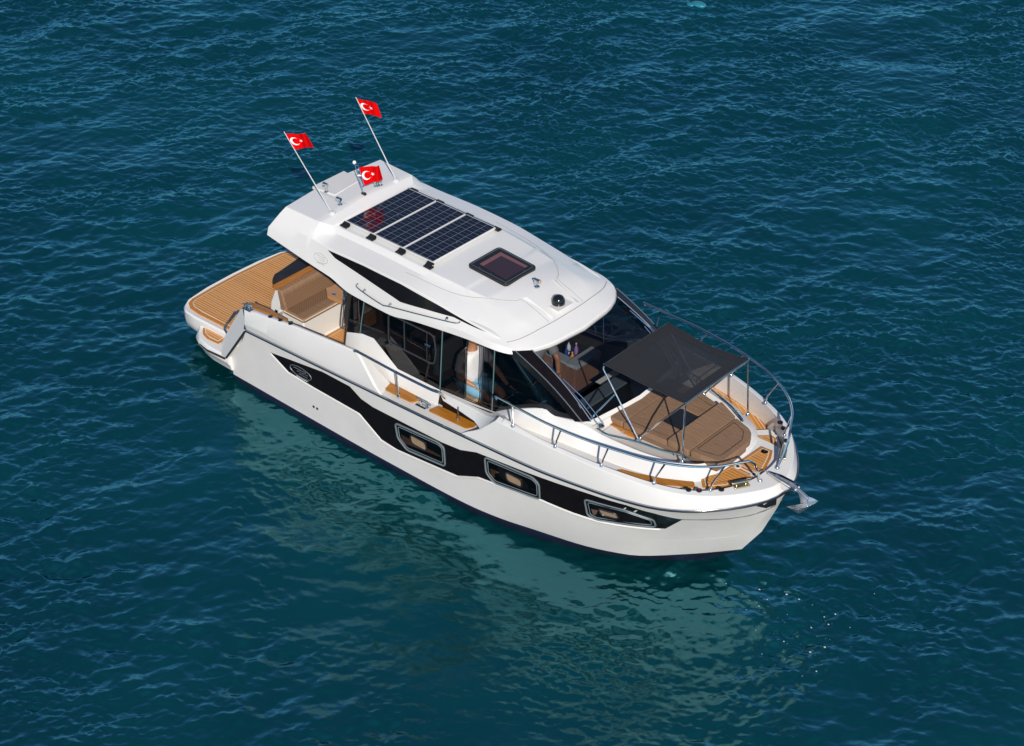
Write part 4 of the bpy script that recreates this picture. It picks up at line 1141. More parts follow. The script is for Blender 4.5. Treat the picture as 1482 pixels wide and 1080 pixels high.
# windscreen and pillars
WB = [(2.765,-.90,1.915),(2.80,-.75,1.905),(2.83,-.5,1.905),(2.86,-.25,1.905),(2.87,0,1.905)]
WT = [(1.74,-.89,2.475),(1.83,-.74,2.48),(1.90,-.5,2.485),(1.93,-.25,2.49),(1.94,0,2.49)]
WB = WB + [(x, -y, z) for x, y, z in WB[:-1]][::-1]; WT = WT + [(x, -y, z) for x, y, z in WT[:-1]][::-1]
b = MB(); b.grid([[tuple(np.array(a) * (1 - t) + np.array(c) * t + np.array((.05, 0, .03)) * math.sin(math.pi * t)) for a, c in zip(WB, WT)] for t in np.linspace(0, 1, 8)])
wsn = b.build("windscreen", GL_WS, yacht, angle=60)
for sg in (-1, 1):
    b = MB(); rows = []
    for t in np.linspace(0, 1, 8):
        lo = [(2.66, .985, 1.90), (2.75, .965, 1.93), (2.815, .87, 1.925)]; hi = [(1.50, 1.02, 2.49), (1.68, .985, 2.50), (1.82, .83, 2.50)]
        bul = np.array((.05, .004, .036)) * math.sin(math.pi * t)
        rows.append([tuple((np.array(a) * (1 - t) + np.array(c) * t + bul + np.array((0, .0, .008))) * np.array((1, sg, 1))) for a, c in zip(lo, hi)])
    b.grid(rows); b.build("windscreen_pillar", BLACK, yacht, bevel=.012, angle=20)
    b = MB(); b.tube([tuple(np.array(r[1]) + np.array((0, 0, .004))) for r in rows], .007, 6); b.build("pillar_highlight", DASH, yacht)  # grey tube standing in for the highlight line along the black pillar
    b = MB(); b.tube([tuple(np.array(r[2]) + np.array((0, 0, .006))) for r in rows], .006, 6); b.build("pillar_trim", ALU, yacht)
# wipers
def wiper(sg):
    b = MB()
    p0 = (2.88, sg * .80, 1.86); mid = (2.33, sg * .845, 2.27)
    b.tube([p0, (2.62, sg * .83, 2.10), mid], .009, 6); b.tube([(2.90, sg * .73, 1.86), (2.63, sg * .77, 2.11), (2.30, sg * .80, 2.285)], .007, 6)
    b.tube([(2.66, sg * .875, 2.05), mid, (2.05, sg * .80, 2.42)], [.007, .010, .006], 6)
    b.lathe((2.89, sg * .77, 1.835), [(.05, 0), (.045, .02), (.02, .035)], 10)
    b.build("wiper", STEEL, yacht)
wiper(-1); wiper(1)

# ------------------------------------------------------------------ ROOF
# section rows along the roof: centre, crown edge, groove, shoulder, crease, gutter
ROWS = {
'c': [(-2.56,0,2.945),(-1.90,0,2.95),(-1.70,0,2.875),(-.83,0,2.875),(-.2,0,2.862),(.45,0,2.835),(1.1,0,2.79),(1.40,0,2.715),(1.70,0,2.605),(1.975,0,2.50)],
'e': [(-2.49,.89,2.93),(-1.86,.87,2.925),(-1.68,.72,2.855),(-.83,.70,2.855),(-.2,.70,2.843),(.45,.67,2.812),(1.1,.60,2.765),(1.40,.58,2.70),(1.665,.50,2.60),(1.93,.48,2.50)],
'g': [(-2.53,.97,2.85),(-1.86,.96,2.84),(-1.64,.79,2.80),(-.83,.78,2.80),(-.2,.78,2.79),(.45,.75,2.765),(1.1,.68,2.73),(1.39,.66,2.685),(1.64,.60,2.595),(1.905,.60,2.50)],
'h': [(-2.545,.99,2.82),(-1.86,.985,2.81),(-1.62,.87,2.785),(-.83,.87,2.785),(-.2,.865,2.778),(.45,.84,2.745),(1.12,.80,2.688),(1.385,.78,2.645),(1.60,.755,2.585),(1.845,.76,2.497)],
's': [(-2.57,1.04,2.76),(-1.86,1.04,2.75),(-1.58,1.05,2.74),(-.83,1.05,2.757),(-.2,1.04,2.748),(.45,1.02,2.69),(1.15,1.0,2.60),(1.38,.97,2.575),(1.53,.93,2.56),(1.775,.875,2.492)],
'k': [(-2.645,1.09,2.645),(-1.92,1.10,2.525),(-1.50,1.10,2.465),(-1.02,1.115,2.385),(-.38,1.13,2.36),(.15,1.125,2.44),(1.0,1.105,2.53),(1.34,1.075,2.54),(1.56,1.02,2.53),(1.715,.945,2.483)],
'l': [(-2.65,1.12,2.53),(-1.95,1.125,2.425),(-1.45,1.13,2.365),(-1.04,1.14,2.265),(-.38,1.15,2.255),(.11,1.14,2.335),(1.1,1.12,2.455),(1.42,1.10,2.465),(1.62,1.04,2.46),(1.715,.955,2.458)],
}
def pch(row, n=7):
    """monotone-ish interpolation in the row index with gentle rounding"""
    P = np.array(row, float); m = len(P)
    t = np.linspace(0, m - 1, (m - 1) * n + 1)
    d = np.diff(P, axis=0); out = np.zeros((len(t), 3))
    for k in range(3):
        sl_ = d[:, k]; ms = np.zeros(m)
        for i in range(1, m - 1):
            ms[i] = 0 if sl_[i - 1] * sl_[i] <= 0 else 2 * sl_[i - 1] * sl_[i] / (sl_[i - 1] + sl_[i])
        ms[0], ms[-1] = sl_[0], sl_[-1]
        i = np.minimum(t.astype(int), m - 2); u = t - i
        lin = i < 2
        out[:, k] = (P[i, k] * (2*u**3 - 3*u**2 + 1) + ms[i] * (u**3 - 2*u**2 + u) + P[i + 1, k] * (-2*u**3 + 3*u**2) + ms[i + 1] * (u**3 - u**2))
        out[lin, k] = (P[i, k] * (1 - u) + P[i + 1, k] * u)[lin]
    return out
RP = {k: pch(v) for k, v in ROWS.items()}
def half(keys, sg): return [[(p[0], sg * p[1], p[2]) for p in RP[k]] for k in keys]
inn1 = [(p[0] * .99, max(p[1] - .07, 0), p[2] + .012) for p in RP['l']]
inn2 = [(p[0] * .97, max(p[1] - .12, 0), c[2] - .10) for p, c in zip(RP['l'], RP['g'])]
rf = MB()
allrows = [[(p[0], -p[1], p[2]) for p in inn2], [(p[0], -p[1], p[2]) for p in inn1]] + half(['l', 'k', 's', 'h', 'g', 'e'], -1) + half(['c'], 1) + half(['e', 'g', 'h', 's', 'k', 'l'], 1) + [[(p[0], p[1], p[2]) for p in inn1], [(p[0], p[1], p[2]) for p in inn2]]
rf.grid(allrows)
# underside and end caps
rf.grid([[(p[0], -p[1], p[2]) for p in inn2], [(p[0], p[1], p[2]) for p in inn2]])
for e in (0, -1):
    loop = [r[e] for r in allrows]
    rf.add(loop, [list(range(len(loop)))])
tp_ = [RP[k][-1] for k in ('k', 's', 'h', 'g', 'e', 'c')]
tp_ = [(p[0], -p[1], p[2]) for p in tp_] + [(p[0], p[1], p[2]) for p in tp_[::-1]][1:]
lp_ = [(p[0] - .004, p[1] * .999, 2.458 - .012 * (1 - abs(p[1])) if False else 2.455) for p in tp_]
lp2 = [(p[0] - .09, p[1] * .95, 2.458) for p in tp_]
rf.grid([tp_, lp_, lp2])
roof = rf.build("cabin_roof", WHITE, yacht, bevel=.016, angle=24, seg=3)

def roof_side(x, z, off=.006):
    """starboard or port side skin between shoulder and crease"""
    s = [float(np.interp(x, RP['s'][:, 0], RP['s'][:, k])) for k in (1, 2)]
    k_ = [float(np.interp(x, RP['k'][:, 0], RP['k'][:, k])) for k in (1, 2)]
    t = (z - k_[1]) / (s[1] - k_[1]); y = k_[0] + (s[0] - k_[0]) * t
    return y + off
SU = [(-1.53,2.715),(-.85,2.738),(-.2,2.728),(.45,2.672),(1.22,2.592)]
SLo = [(-1.53,2.715),(-1.38,2.65),(-.82,2.585),(-.17,2.50),(.27,2.565),(.70,2.617),(1.22,2.592)]
fu = lambda x: float(np.interp(x, *zip(*SU))); fl_ = lambda x: float(np.interp(x, *zip(*SLo)))
for sg in (-1, 1):
    b = MB(); xs = np.linspace(-1.53, 1.22, 60)
    b.grid([[(x, sg * roof_side(x, fu(x) * t + fl_(x) * (1 - t)), fu(x) * t + fl_(x) * (1 - t)) for x in xs] for t in np.linspace(0, 1, 5)])
    b.build("roof_stripe", BLACK, roof, angle=60)
    b = MB()
    hp = [(-.93,2.47),(-.90,2.43),(-.47,2.375),(-.30,2.40),(.37,2.52),(.78,2.585),(.82,2.60)]
    b.tube(smooth_path([(x, sg * (roof_side(x, z) + (.032 if 0 < i < 6 else 0)), z) for i, (x, z) in enumerate(hp)], 5), .009, 8)
    rr_ = b.build("roof_grab_rail", STEEL, roof)
    for x, z in ((-.80, 2.435), (-.33, 2.42), (.62, 2.58)):
        b = MB(); b.tube([(x, sg * roof_side(x, z, 0), z), (x, sg * (roof_side(x, z) + .032), z - .012)], .009, 8); b.lathe((x, sg * (roof_side(x, z) ), z - .012), [(.016, 0), (.016, .02)], 8); b.build("rail_bracket", STEEL, rr_)
emblem("roof_emblem", lambda x, z: (x, -roof_side(x, z, .003), z), -1.64, 2.555, .125, .062, SEAM, roof, .0032)

def roof_top(x, y):
    """height of the roof skin at x,y (near the middle)"""
    ya = abs(y); ks = ['c', 'e', 'g', 'h', 's']
    Y = [float(np.interp(x, RP[k][:, 0], RP[k][:, 1])) for k in ks]; Z = [float(np.interp(x, RP[k][:, 0], RP[k][:, 2])) for k in ks]
    return float(np.interp(ya, Y, Z))
# moulding joints
b = MB()
front = [(1.53,.96),(1.61,.80),(1.655,.60),(1.685,.3),(1.695,0)]
fl2 = [(x, -y) for x, y in front] + [(x, y) for x, y in front[::-1]][1:]
b.tube([(x, y, roof_top(x, y) + .001) for x, y in smooth_path([(p[0], p[1], 0) for p in fl2], 4) for x, y in [(x, y)]] if False else [(p.x, p.y, roof_top(p.x, p.y) + .001) for p in smooth_path([(q[0], q[1], 0) for q in fl2], 4)], .006, 5)
for sg in (-1, 1):
    ln = [(1.66, .33), (1.45, .33), (1.22, .34), (1.17, .42), (.95, .60), (.45, .80), (-.3, .86)]
    b.tube([(x, sg * y, roof_top(x, y) + .001) for x, y in [(p.x, p.y) for p in smooth_path([(q[0], q[1], 0) for q in ln], 4)]], .004, 5)
b.build("roof_joint", SEAM, roof)
# raised flange of the antenna recess
b = MB()
zz = lambda x, y: roof_top(x, y)
b.add([(1.20,-.31,zz(1.2,.31)+.004),(1.20,.31,zz(1.2,.31)+.004),(1.30,.29,zz(1.3,.29)-.004),(1.30,-.29,zz(1.3,.29)-.004)], [(0,1,2,3)])
b.build("antenna_ledge", WHITE, roof)
for sg in (-1, 1):
    b = MB(); b.add([(1.20, sg * .31, zz(1.2, .31) + .006), (1.66, sg * .27, zz(1.66, .27) + .004), (1.64, sg * .23, zz(1.64, .23) + .010), (1.24, sg * .27, zz(1.24, .27) + .022)], [(0, 1, 2, 3)])
    b.build("recess_edge", WHITE, roof)
b = MB(); b.bb((1.42,-.14,zz(1.45,0)-.02),(1.66,.14,zz(1.5,0)+.0)); b.build("antenna_base", WHITE, roof, bevel=.01)
# black antenna dome, horn light
d = MB(); d.lathe((1.53, 0, zz(1.53, 0) - .01), [(.085, 0), (.088, .05), (.082, .085), (.06, .12), (.03, .135), (.005, .138)], 20)
d.build("antenna_dome", mat("dome_black", (.01, .01, .011), .12, coat=.4), roof, angle=50)
d = MB(); d.lathe((1.17, 0, zz(1.17, 0) - .003), [(.04, 0), (.035, .012), (.018, .016)], 12); d.tube([(1.15, 0, zz(1.15, 0)), (1.15, 0, zz(1.15, 0) + .09)], .02, 8); d.tube([(1.12, 0, zz(1.15, 0) + .095), (1.22, 0, zz(1.15, 0) + .085)], [.016, .03], 10)
hn = d.build("deck_light", STEEL, roof)
d = MB(); d.sphere((1.215, 0, zz(1.15, 0) + .085), .024, nu=10, nv=6); d.build("lamp", mat("amber_lens", (.55, .25, .05), .15), hn)

# roof hatch
def hatch():
    z0 = 2.845
    rect = round_poly([(.255,-.305),(.255,.305),(.915,.30),(.915,-.30)], .06, 4)
    h = lambda x: float(np.interp(x, [.25, .92], [2.858, 2.822]))
    b = MB(); b.prism([(x, y, h(x)) for x, y in rect], -.05, .018)
    f = b.build("roof_hatch", MBLACK, roof, bevel=.008)
    r2_ = round_poly([(.36,-.20),(.36,.22),(.84,.22),(.84,-.22)], .03, 3)
    b = MB(); b.prism([(x, y, h(x)) for x, y in r2_], .017, .021); b.build("hatch_pane", mat("hatch_tint", (.045, .026, .036), .08), f)
    b = MB(); r3 = round_poly([(.36,-.20),(.36,.22),(.44,.22),(.44,-.1),(.50,-.2)], .01, 2)
    b.prism([(x, y, h(x)) for x, y in [(.365,-.19),(.365,.21),(.83,.21),(.83,.16),(.43,.15),(.43,-.19)]], .020, .0225); b.build("hatch_blind", mat("hatch_blind_mauve", (.19, .09, .085), .2), f)
    b = MB(); b.tube([(x, y, h(x) + .018) for x, y in inset(rect, .03)], .004, 5, closed=True); b.build("hatch_seal", DASH, f)
    for x, y in ((.42, -.25), (.62, -.25), (.87, .1)):
        b = MB(); b.lathe((x, y, h(x) + .017), [(.009, 0), (.008, .005)], 8); b.build("hatch_screw", STEEL, f)
hatch()

# solar panels
PX = [(-1.66,-1.145),(-1.125,-.61),(-.59,-.075)]
PZ = 2.905
SB = None
for x0, x1 in PX:
    cxp = (x0 + x1) / 2
    b = MB(); b.bb((x0, -.60, PZ - .03), (x1, .60, PZ)); p = b.build("solar_panel", PFRAME, yacht, bevel=.003)
    b = MB(); b.bb((-.248, -.583, -.002), (.248, .583, .003))
    s_ = b.build("solar_cells", SOLAR, p); s_.location = (cxp, 0, PZ + .001)
for sg in (-1, 1):
    for x in (-1.62, -1.135, -.60, -.10):
        b = MB(); zt = roof_top(x, .62)
        b.bb((x - .055, sg * .60, PZ - .032), (x + .055, sg * .612, PZ - .004)); b.bb((x - .06, sg * .612, zt - .005), (x + .06, sg * .685, zt + .018))
        b.add([(x - .05, sg * .612, PZ - .006), (x + .05, sg * .612, PZ - .006), (x + .055, sg * .675, zt + .015), (x - .055, sg * .675, zt + .015)], [(0, 1, 2, 3)])
        b.build("panel_bracket", MBLACK, yacht)
    b = MB(); b.tube([(-1.66, sg * .63, 2.895), (-.07, sg * .63, 2.89)], .005, 5)
    if sg > 0: b.build("panel_cable", RUBBER, yacht)

# aft roof fittings
b = MB(); b.tube([(-2.50, -.2, 2.945), (-2.44, -.18, 2.955), (-2.36, -.16, 2.95)], .006, 5)
def roof_fit(x, y, h, name="rod_holder"):
    b = MB(); b.lathe((x, y, roof_top(x, y) - .004), [(.038, 0), (.034, .012), (.018, .02)], 12)
    b.tube([(x, y, roof_top(x, y)), (x - .02, y, roof_top(x, y) + h)], .021, 10)
    b.tube([(x - .05, y, roof_top(x, y) + h), (x + .02, y, roof_top(x, y) + h + .012)], [.034, .022], 10)
    return b.build(name, STEEL, roof)
roof_fit(-2.36, -.26, .10); roof_fit(-1.98, -.38, .07); roof_fit(-1.98, .30, .075); roof_fit(-1.96, .36, .06)
for y, h in ((-.64, .0), (.64, .0)):
    b = MB(); b.lathe((-1.90, y * .94, roof_top(-1.9, .6) - .004), [(.05, 0), (.045, .02), (.026, .035)], 14); b.build("pole_socket", WHITEPAINT, roof)
b = MB()
for y in (-.32, .32): b.tube([(-2.5, y, roof_top(-2.5, y) + .001), (-1.92, y, roof_top(-1.92, y) + .001)], .004, 5)
b.build("pad_joint", SEAM, roof)
b = MB(); b.prism([(-2.60,-.30),(-2.60,.30),(-2.25,.26),(-2.20,-.26)], 2.91, 2.953); b.build("roof_pad", NONSKID, roof, bevel=.006)

# ------------------------------------------------------------------ FLAGS
def flag(label, base, tip, hoist, u_dir, length, h, wob, pole_r, pole_m, seed, ball=False, group=None, a0=.985, droop=0.0):
    base, tip = Vector(base), Vector(tip)
    t = thing("flag", label, "flag", base, group)
    r = random.Random(seed)
    b = MB(); b.tube([(0, 0, 0), tuple((tip - base) * .5), tuple(tip - base)], [pole_r, pole_r * .85, pole_r * .6], 8)
    if ball:
        b.cur = 1; b.sphere(tuple(tip - base + Vector((0, 0, .02))), .026, nu=12, nv=8); b.cur = 2
        b.box((.0, 0, .02), (.07, .03, .03)); b.cur = 0
        off = Vector((.03, .03, 0)); ax = tip - base
        b.tube([tuple(ax * .28 + off * .3), tuple(ax * .30 + off), tuple(ax * .93 + off), tuple(ax * .95 + off * .3)], pole_r * .8, 8)
        for f_ in (.62,): b.tube([tuple(ax * f_), tuple(ax * f_ + off)], pole_r * .5, 6)
    b.build("flagpole", [pole_m, LAMPW, MBLACK] if ball else pole_m, t)
    d = (tip - base).normalized()
    top = (tip - base) * a0 + (Vector((.03, .03, 0)) if ball else Vector((0, 0, 0)))
    U = Vector(u_dir).normalized()
    Nn = U.cross(d).normalized()
    ph = r.random() * 6
    def Fp(u, v, off=0.0):
        # u along the fly 0..1, v down the hoist 0..1
        a = wob * u ** .8 * (math.sin(7.5 * u + ph + 1.2 * v) + .45 * math.sin(13 * u + 2.3 * v + ph * 2))
        taper = 1 - .12 * u + .05 * math.sin(5 * u + ph)
        vv = .5 + (v - .5) * taper
        p = top - d * (h * vv) + U * (length * u * (1 - .10 * v * droop)) + Nn * (a + off) - Vector((0, 0, 1)) * (droop * .05 * u * u)
        return p
    nu, nv = 28, 12
    rows1 = [[tuple(Fp(i / nu, j / nv, .0008)) for i in range(nu + 1)] for j in range(nv + 1)]
    rows2 = [[tuple(Fp(i / nu, j / nv, -.0008)) for i in range(nu + 1)] for j in range(nv + 1)]
    b = MB(); b.grid(rows1); b.grid(rows2); cl = b.build("flag_cloth", RED, t, angle=70)
    for o_ in (.0022, -.0022):
        asp = length / h
        # crescent: outer circle minus shifted circle
        R1, R2, c1, c2 = .25, .2, .36, .425
        n = 30; a1 = math.acos(((c2 - c1) ** 2 + R1 ** 2 - R2 ** 2) / (2 * R1 * (c2 - c1))) if abs(((c2 - c1) ** 2 + R1 ** 2 - R2 ** 2) / (2 * R1 * (c2 - c1))) < 1 else .6
        x_ = ((c2 - c1) ** 2 + R1 ** 2 - R2 ** 2) / (2 * (c2 - c1))
        a1 = math.acos(max(-1, min(1, x_ / R1))); a2 = math.acos(max(-1, min(1, (x_ - (c2 - c1)) / R2)))
        out = [(c1 * asp * .72 + R1 * math.cos(a1 + (2 * math.pi - 2 * a1) * k / n), .5 + R1 * math.sin(a1 + (2 * math.pi - 2 * a1) * k / n)) for k in range(n + 1)]
        inn_ = [(c1 * asp * .72 + (c2 - c1) + R2 * math.cos(a2 + (2 * math.pi - 2 * a2) * k / n), .5 + R2 * math.sin(a2 + (2 * math.pi - 2 * a2) * k / n)) for k in range(n + 1)]
        P = lambda q: tuple(Fp(q[0] / asp, q[1], o_))
        b = MB(); b.grid([[P(q) for q in out], [P(q) for q in inn_]]); b.build("crescent", WFLAG, cl, angle=80)
        cxs, cys, rs = c1 * asp * .72 + .345, .5, .115
        st = [(cxs + rs * (1 if k % 2 == 0 else .4) * math.cos(math.pi + k * math.pi / 5), cys + rs * (1 if k % 2 == 0 else .4) * math.sin(math.pi + k * math.pi / 5)) for k in range(10)]
        b = MB(); b.add([P((cxs, cys))] + [P(q) for q in st], [(0, k + 1, (k + 1) % 10 + 1) for k in range(10)]); b.build("star", WFLAG, cl, angle=80)
    return t
flag("red crescent flag on the white pole at the near aft corner of the roof", (-1.91, -.60, 2.93), (-2.76, -.60, 3.84), 0, (.72, .70, .10), .27, .235, .045, .0082, WHITEPAINT, 3, group='flags on the roof', a0=.97, droop=.3)
flag("red crescent flag on the white pole at the far aft corner of the roof", (-1.89, .60, 2.93), (-2.62, .60, 3.95), 0, (.75, .66, -.10), .27, .235, .05, .0082, WHITEPAINT, 5, group='flags on the roof', a0=.985, droop=.8)
flag("largest red crescent flag on a short steel mast in the middle of the roof", (-1.91, .0, 2.955), (-2.07, .0, 3.37), 0, (.62, .78, .18), .27, .245, .038, .0085, STEEL, 8, ball=True, group='flags on the roof', a0=.86, droop=.2)

# ------------------------------------------------------------------ SUN SHADE (bimini)
bz = 2.63
bc = [(2.80,-.625),(2.80,.625),(4.03,.625),(4.03,-.625)]
bim = MB(); nx, ny = 14, 14
def bimp(x, y, off=0.0):
    u = (x - 2.80) / 1.23; v = (y + .625) / 1.25
    yy = y * (1 - .045 * math.sin(math.pi * u)); xx = 3.415 + (x - 3.415) * (1 - .02 * math.sin(math.pi * v))
    return (xx, yy, bimz(x, y) + off)
def bimz(x, y):
    u = (x - 2.80) / 1.23; v = (y + .625) / 1.25
    return bz + .010 * math.sin(math.pi * v) - .04 * math.sin(math.pi * u) * (1 - .35 * math.sin(math.pi * v)) + .004 * math.sin(11 * x + 6 * y) * math.sin(math.pi * u) + .006 * math.cos(14 * u + 3) * (2 * v - 1) ** 4
X_ = np.linspace(2.93, 3.90, nx); Y_ = np.linspace(-.49, .49, ny)
bim.grid([[bimp(x, y) for x in X_] for y in Y_])
bimi = bim.build("sunshade", BIMINI, yacht, angle=70)
b = MB()
def frame_rows(off):
    out = []
    for (xa, xb, ya, yb) in ((2.80, 2.93, -.625, .625), (3.90, 4.03, -.625, .625), (2.93, 3.90, -.625, -.49), (2.93, 3.90, .49, .625)):
        out.append([[bimp(x, y, off) for x in np.linspace(xa, xb, 12)] for y in np.linspace(ya, yb, 14)])
    return out
for o_ in (.0, .004):
    for g_ in frame_rows(o_): b.grid(g_)
b.build("sunshade_border", BIMINI_E, bimi, angle=70)
b = MB()
for k in (.93, 1.0):
    e = .625 * k; xa, xb = 3.415 - .615 * k, 3.415 + .615 * k
    lp = [bimp(x, -e, .005) for x in np.linspace(xa, xb, 14)] + [bimp(xb, y, .005) for y in np.linspace(-e, e, 14)][1:] + [bimp(x, e, .005) for x in np.linspace(xb, xa, 14)][1:] + [bimp(xa, y, .005) for y in np.linspace(e, -e, 14)][1:-1]
    b.tube(lp, .0035 if k < 1 else .007, 5, closed=True)
b.build("sunshade_hem", BIMINI_E, bimi)
for xe in (2.80, 4.03):
    b = MB(); b.tube([(xe, y, bz - .006 + .010 * math.sin(math.pi * (y + .64) / 1.28)) for y in np.linspace(-.64, .64, 11)], .013, 8)
    b.build("sunshade_bar", STEEL if xe > 3 else RUBBER, bimi)
for sg in (-1, 1):
    for nm, pts in (("sunshade_leg", [(2.78, sg * .60, 2.62), (2.79, sg * .63, 2.56), (3.38, sg * .64, 1.80)]),
                    ("sunshade_leg", [(4.03, sg * .62, 2.62), (4.06, sg * .66, 1.82)]),
                    ("sunshade_brace", [(4.02, sg * .62, 2.61), (3.72, sg * .63, 2.25), (3.40, sg * .635, 1.83)]),
                    ("sunshade_brace", [(2.92, sg * .62, 2.42), (2.95, sg * .66, 1.86)] if False else [(3.0, sg * .64, 2.30), (2.78, sg * .86, 1.93)])):
        b = MB(); b.tube(pts, .011, 8)
        b.lathe((pts[-1][0], pts[-1][1], pts[-1][2] - .015), [(.028, 0), (.024, .015), (.014, .03)], 10); b.build(nm, STEEL, bimi)

# ------------------------------------------------------------------ SUN PAD
pad = MB()
outl = [(2.90,-.58),(3.38,-.535),(3.70,-.50),(4.05,-.475),(4.40,-.40),(4.44,-.10),(4.42,.20),(4.33,.33),(4.02,.44),(3.72,.54),(3.40,.60),(2.90,.60)]
base = MB(); base.prism(inset(outl, .03), 1.66, 1.80)
sun = base.build("sun_pad", FABRIC2, yacht, bevel=.01)
# three cushions: aft pad, raised back rest, fore pad
def cushion(name, poly, z0, z1, parent, m=FABRIC, r=.035, tilt=None):
    P = round_poly(poly, .03, 3)
    if tilt: P3 = [(x, y, tilt(x)) for x, y in P]
    else: P3 = [(x, y, 0) for x, y in P]
    b = MB(); b.prism(P3, z0, z1)
    return b.build(name, m, parent, bevel=r, angle=40, seg=4)
# aft pad split in a narrow headrest strip and the main pad around the dark table
cushion("pad_cushion", [(2.87,-.57),(3.06,-.56),(3.06,.60),(2.87,.60)], 1.79, 1.865, sun, r=.028)
cushion("pad_cushion", [(3.065,-.56),(3.37,-.53),(3.72,-.50),(3.72,-.205),(3.385,-.205),(3.385,.185),(3.72,.185),(3.72,.53),(3.40,.60),(3.065,.60)], 1.79, 1.862, sun, r=.022)
cushion("back_cushion", [(3.725,-.53),(4.03,-.50),(4.03,.45),(3.725,.555)], 1.79, 1.875, sun, r=.03, tilt=lambda x: .035 if x < 3.85 else .0)
cushion("pad_cushion", [(4.04,-.485),(4.40,-.42),(4.455,-.36),(4.45,.17),(4.37,.31),(4.29,.37),(4.04,.445)], 1.79, 1.868, sun, r=.03)
for poly, z in (([(4.08,-.40),(4.34,-.34),(4.375,-.30),(4.37,.12),(4.30,.24),(4.27,.28),(4.08,.35)], 1.870), ([(3.79,-.44),(3.99,-.42),(3.99,.37),(3.79,.45)], 1.889)):
    b = MB(); b.tube([(x, y, z - (.016 if z > 1.88 and x > 3.9 else 0)) for x, y in round_poly(poly, .03, 3)], .0035, 5, closed=True); b.build("cushion_piping", PIPING, sun)
for pp in ([(3.12,-.47,1.864),(3.66,-.42,1.864)], [(3.12,.52,1.864),(3.66,.46,1.864)]):
    b = MB(); b.tube(pp, .003, 5); b.build("cushion_piping", PIPING, sun)
b = MB(); b.prism(round_poly([(3.40,-.19),(3.40,.17),(3.71,.17),(3.71,-.19)], .03, 3), 1.84, 1.857); b.build("pad_table", MBLACK, sun, bevel=.004)
b = MB(); b.prism([(2.875,-.60),(2.90,-.605),(3.16,-.575),(3.27,-.55),(3.27,-.52),(2.875,-.52)], 1.69, 1.79); vb = b.build("pad_locker", VARN, sun)
for x, y in ((2.985, -.600), (3.09, -.588)):
    b = MB(); b.tube([(x, y + .01, 1.745), (x, y - .004, 1.745)], .017, 12); b.build("vent", STEEL, vb)

# ------------------------------------------------------------------ FOLDED COVER ON THE PLATFORM
def lumpy(name, c, d, m, seed, parent=None):
    bm = bmesh.new(); bmesh.ops.create_cube(bm, size=1)
    bmesh.ops.subdivide_edges(bm, edges=bm.edges, cuts=7, use_grid_fill=True)
    r = np.random.default_rng(seed); ph = r.random(9) * 6
    for v in bm.verts:
        p = v.co
        k = .5 / max(abs(p.x), abs(p.y), abs(p.z), 1e-6)
        s = Vector((p.x, p.y, p.z)); l = s.length
        q = s.lerp(s.normalized() * .6, .38)
        q.z += .05 * math.sin(5 * q.x + ph[0]) * math.cos(4 * q.y + ph[1])
        q += Vector((math.sin(9 * q.y + ph[2] + 4 * q.z), math.sin(8 * q.x + ph[3]), 0)) * .02
        q.z += .045 * abs(math.sin(11 * q.x + 5 * q.y + ph[4])) * (q.z > 0) + .03 * abs(math.sin(17 * q.y - 6 * q.x + ph[5])) * (q.z > 0)
        q.z = max(q.z, -.5)
        v.co = Vector((q.x * d[0], q.y * d[1], q.z * d[2]))
    me = bpy.data.meshes.new(name); bm.to_mesh(me); bm.free(); finish(me, 60)
    o = link(name, me, m, parent); o.location = c
    return o
cv = lumpy("folded_cover", (-3.75, .65, .68), (.56, 1.13, .31), NAVYCL, 5)
tag(cv, "dark navy folded cover lying on the teak swim platform behind the seat", "cover")
b = MB(); b.box((.15, -.12, .14), (.05, .03, .008)); bl = b.build("buckle", STEEL, cv)

# ------------------------------------------------------------------ SMALL THINGS INSIDE
def phone():
    b = MB()
    R_ = Matrix.Rotation(math.radians(-50), 3, 'Z') @ Matrix.Rotation(math.radians(0), 3, 'Y')
    P = [(-.17,-.05),(-.10,-.065),(.10,-.055),(.17,-.06),(.17,.05),(.10,.05),(-.10,.055),(-.17,.05)]
    b.prism(P, 0, .03); b.cur = 1; b.bb((-.06,-.035,.03),(.07,.035,.034))
    o = b.build("remote_handset", [mat("handset_grey", (.55, .6, .6), .4), MBLACK]); o.location = (-.62, -.90, 1.552); o.rotation_euler = (0, 0, math.radians(6))
    tag(o, "pale grey handset with dark screen on the shelf behind the side window", "handset")
phone()
def bottle(x, y, m, h, r, label, body2=None):
    t = thing("bottle", label, "bottle", (x, y, 1.27), "bottles in the galley")
    b = MB(); b.lathe((0, 0, 0), [(r * .95, 0), (r, .01), (r, h * .62), (r * .5, h * .78), (r * .36, h * .82), (r * .36, h * .94)], 12); b.build("bottle_body", m, t)
    b = MB(); b.lathe((0, 0, h * .94), [(r * .42, 0), (r * .42, h * .06)], 10); b.build("cap", body2 or MBLACK, t)
bottle(1.17, .735, ORANGEJ, .155, .030, "orange bottle at the near corner of the galley well", CLEARB)
bottle(1.06, .74, BLUEB, .20, .028, "dark blue bottle beside the orange one in the galley")
bottle(1.13, .86, PURPB, .22, .028, "violet bottle in the galley behind the orange bottle", CLEARB)
bottle(1.00, .86, CLEARB, .19, .028, "white labelled bottle farthest back in the galley well", BLUEB)

